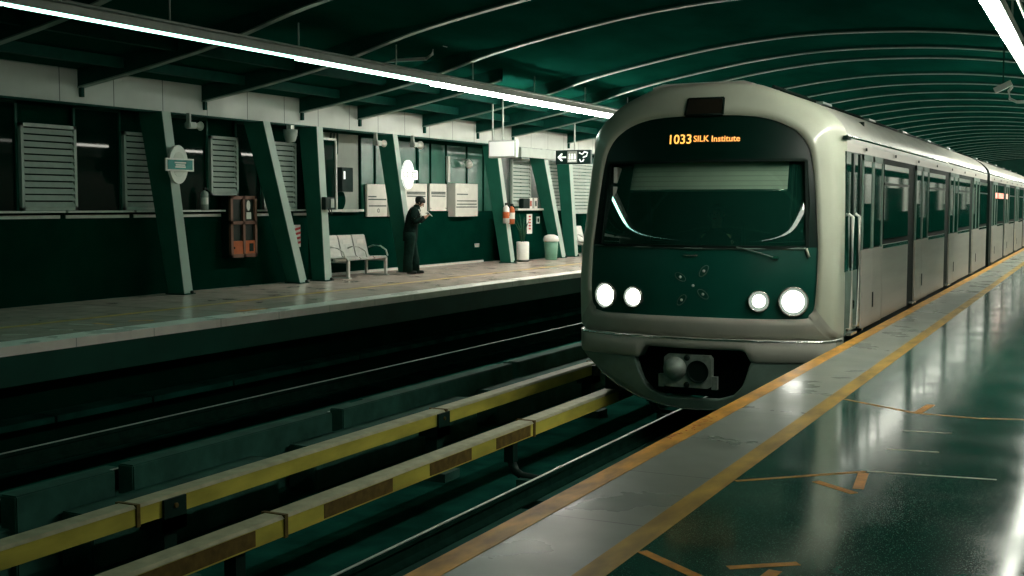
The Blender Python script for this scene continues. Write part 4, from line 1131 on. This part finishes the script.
    jb = [(pf - .01, zp - (.04 if seated else .20), .19, .15), (pf, zp - .02, .195, .155), (pf + bow * .2, zp + .14, .178, .14), (pf + bow * .6, zp + .32, .20, .145), (pf + bow * .9, zp + .43, .205, .13), (pf + bow * 1.05, zp + .49, .15, .10), (pf + bow * 1.4, zp + .535, .085, .075), (pf + bow * 1.6, zp + .555, .07, .066)]
    jk = MB().grid(hull(jb), True, True)
    for s in (-1, 1):
        if seated: q, r = [P(s * .14, .0, zp + .46), P(s * .20, .0, zp + .42), P(s * .23, .02, zp + .32), P(s * .235, .08, zp + .21), P(s * .19, .22, zp + .225), P(s * .16, .27, zp + .235)], [.07, .08, .07, .062, .05, .045]
        else: q, r = [P(s * .13, bow, zp + .46), P(s * .19, bow, zp + .42), P(s * .23, .09, zp + .32), P(s * .24, .11, zp + .19), P(s * .17, .21, zp + .225), P(s * .10, .29, zp + .275)], [.07, .085, .075, .065, .055, .043]
        jk.tube(q, r, 12)
    jk.build('jacket', M['cloth'], e)
    tr = MB()
    for s in (-1, 1):
        if seated: q, r = [P(s * .09, -.02, zp), P(s * .11, .2, .53), P(s * .12, .42, .51), P(s * .12, .475, .44), P(s * .12, .475, .28), P(s * .12, .465, .10)], [.125, .105, .088, .08, .072, .065]
        else:
            g = -.05 if s > 0 else .08
            q, r = [P(s * .085, 0, .88), P(s * .09, 0, .74), P(s * .10, g * .5, .48), P(s * .10, g, .26), P(s * .10, g, .05)], [.125, .12, .105, .10, .105]
        tr.tube(q, r, 14)
    tr.build('trousers', M['cloth2'], e)
    for s in (-1, 1):
        if seated: a, b = P(s * .12, .45, .045), P(s * .12, .64, .04)
        else:
            g = -.05 if s > 0 else .08; a, b = P(s * .10, g - .03, .045), P(s * .112, g + .2, .04)
        skin_body('shoe', [(a, (.042, .044)), ((a + b) / 2, (.046, .042)), (b, (.036, .036))], [(0, 1), (1, 2)], M['hair'], e, 2, 0)
    return e, P
pp, P = make_person((-13.05, 21.65, 0), (.9, .43, 0), 'person in black clothes standing head bowed over a phone beside a leaning post')
# shoulder bag strap seen as a pale diagonal
MB().tube([tuple(P(.13, .19, 1.36)), tuple(P(.04, .235, 1.24)), tuple(P(-.1, .2, 1.06))], .012, 6).build('bag_strap', M['white'], pp)
ph = empty('phone', P(0, .40, 1.26), 'pale phone held in both hands of the standing person', 'phone')
def tilt(p): 
    F = Vector((.9, .43, 0)).normalized(); R = F.cross(Vector((0, 0, 1))); n = (F * .7 - Vector((0, 0, 1)) * -.7).normalized(); u = n.cross(R).normalized()
    return P(0, .41, 1.265) + R * p.x + u * p.y + n * p.z
MB().box((-.037, -.075, -.004), (.037, .075, .004)).move(tilt).build('phone_case', M['white2'], ph)
MB().box((-.033, -.068, -.0055), (.033, .068, -.004)).move(tilt).build('phone_screen', M['lit_sign'], ph)
make_person((XC - .17, 14.02, .02), (0, -1, 0), 'driver in dark clothes seated behind the train windscreen', seated=True)

# ------------------------------------------------------------------ world, camera, view
w = bpy.data.worlds.new('green_fill_world'); S.world = w; w.use_nodes = True
w.node_tree.nodes['Background'].inputs['Color'].default_value = (.08, 1., .58, 1)
w.node_tree.nodes['Background'].inputs['Strength'].default_value = .06  # dim green fill added to lift the dark tones

FPX = 1200.
th = math.atan(83 / FPX); psi = math.atan(593 / FPX * math.cos(th))
Fv = Vector((-math.sin(psi) * math.cos(th), math.cos(psi) * math.cos(th), -math.sin(th)))
Rv = Vector((math.cos(psi), math.sin(psi), 0)); Uv = Rv.cross(Fv)
cam = bpy.data.cameras.new('camera'); cam.sensor_width = 36; cam.lens = 36 * FPX / 1024; cam.clip_end = 300
co = bpy.data.objects.new('camera', cam); COL.objects.link(co)
co.matrix_world = Matrix(((Rv.x, Uv.x, -Fv.x, 0), (Rv.y, Uv.y, -Fv.y, 0), (Rv.z, Uv.z, -Fv.z, 1.45), (0, 0, 0, 1)))
S.camera = co
S.view_settings.view_transform = 'Standard'; S.view_settings.look = 'None'
S.view_settings.exposure = 0.; S.view_settings.gamma = 1.; S.view_settings.use_curve_mapping = False
S.cycles.use_denoising = True
S.cycles.max_bounces = 8; S.cycles.caustics_reflective = False; S.cycles.caustics_refractive = False
S.cycles.sample_clamp_indirect = 4.
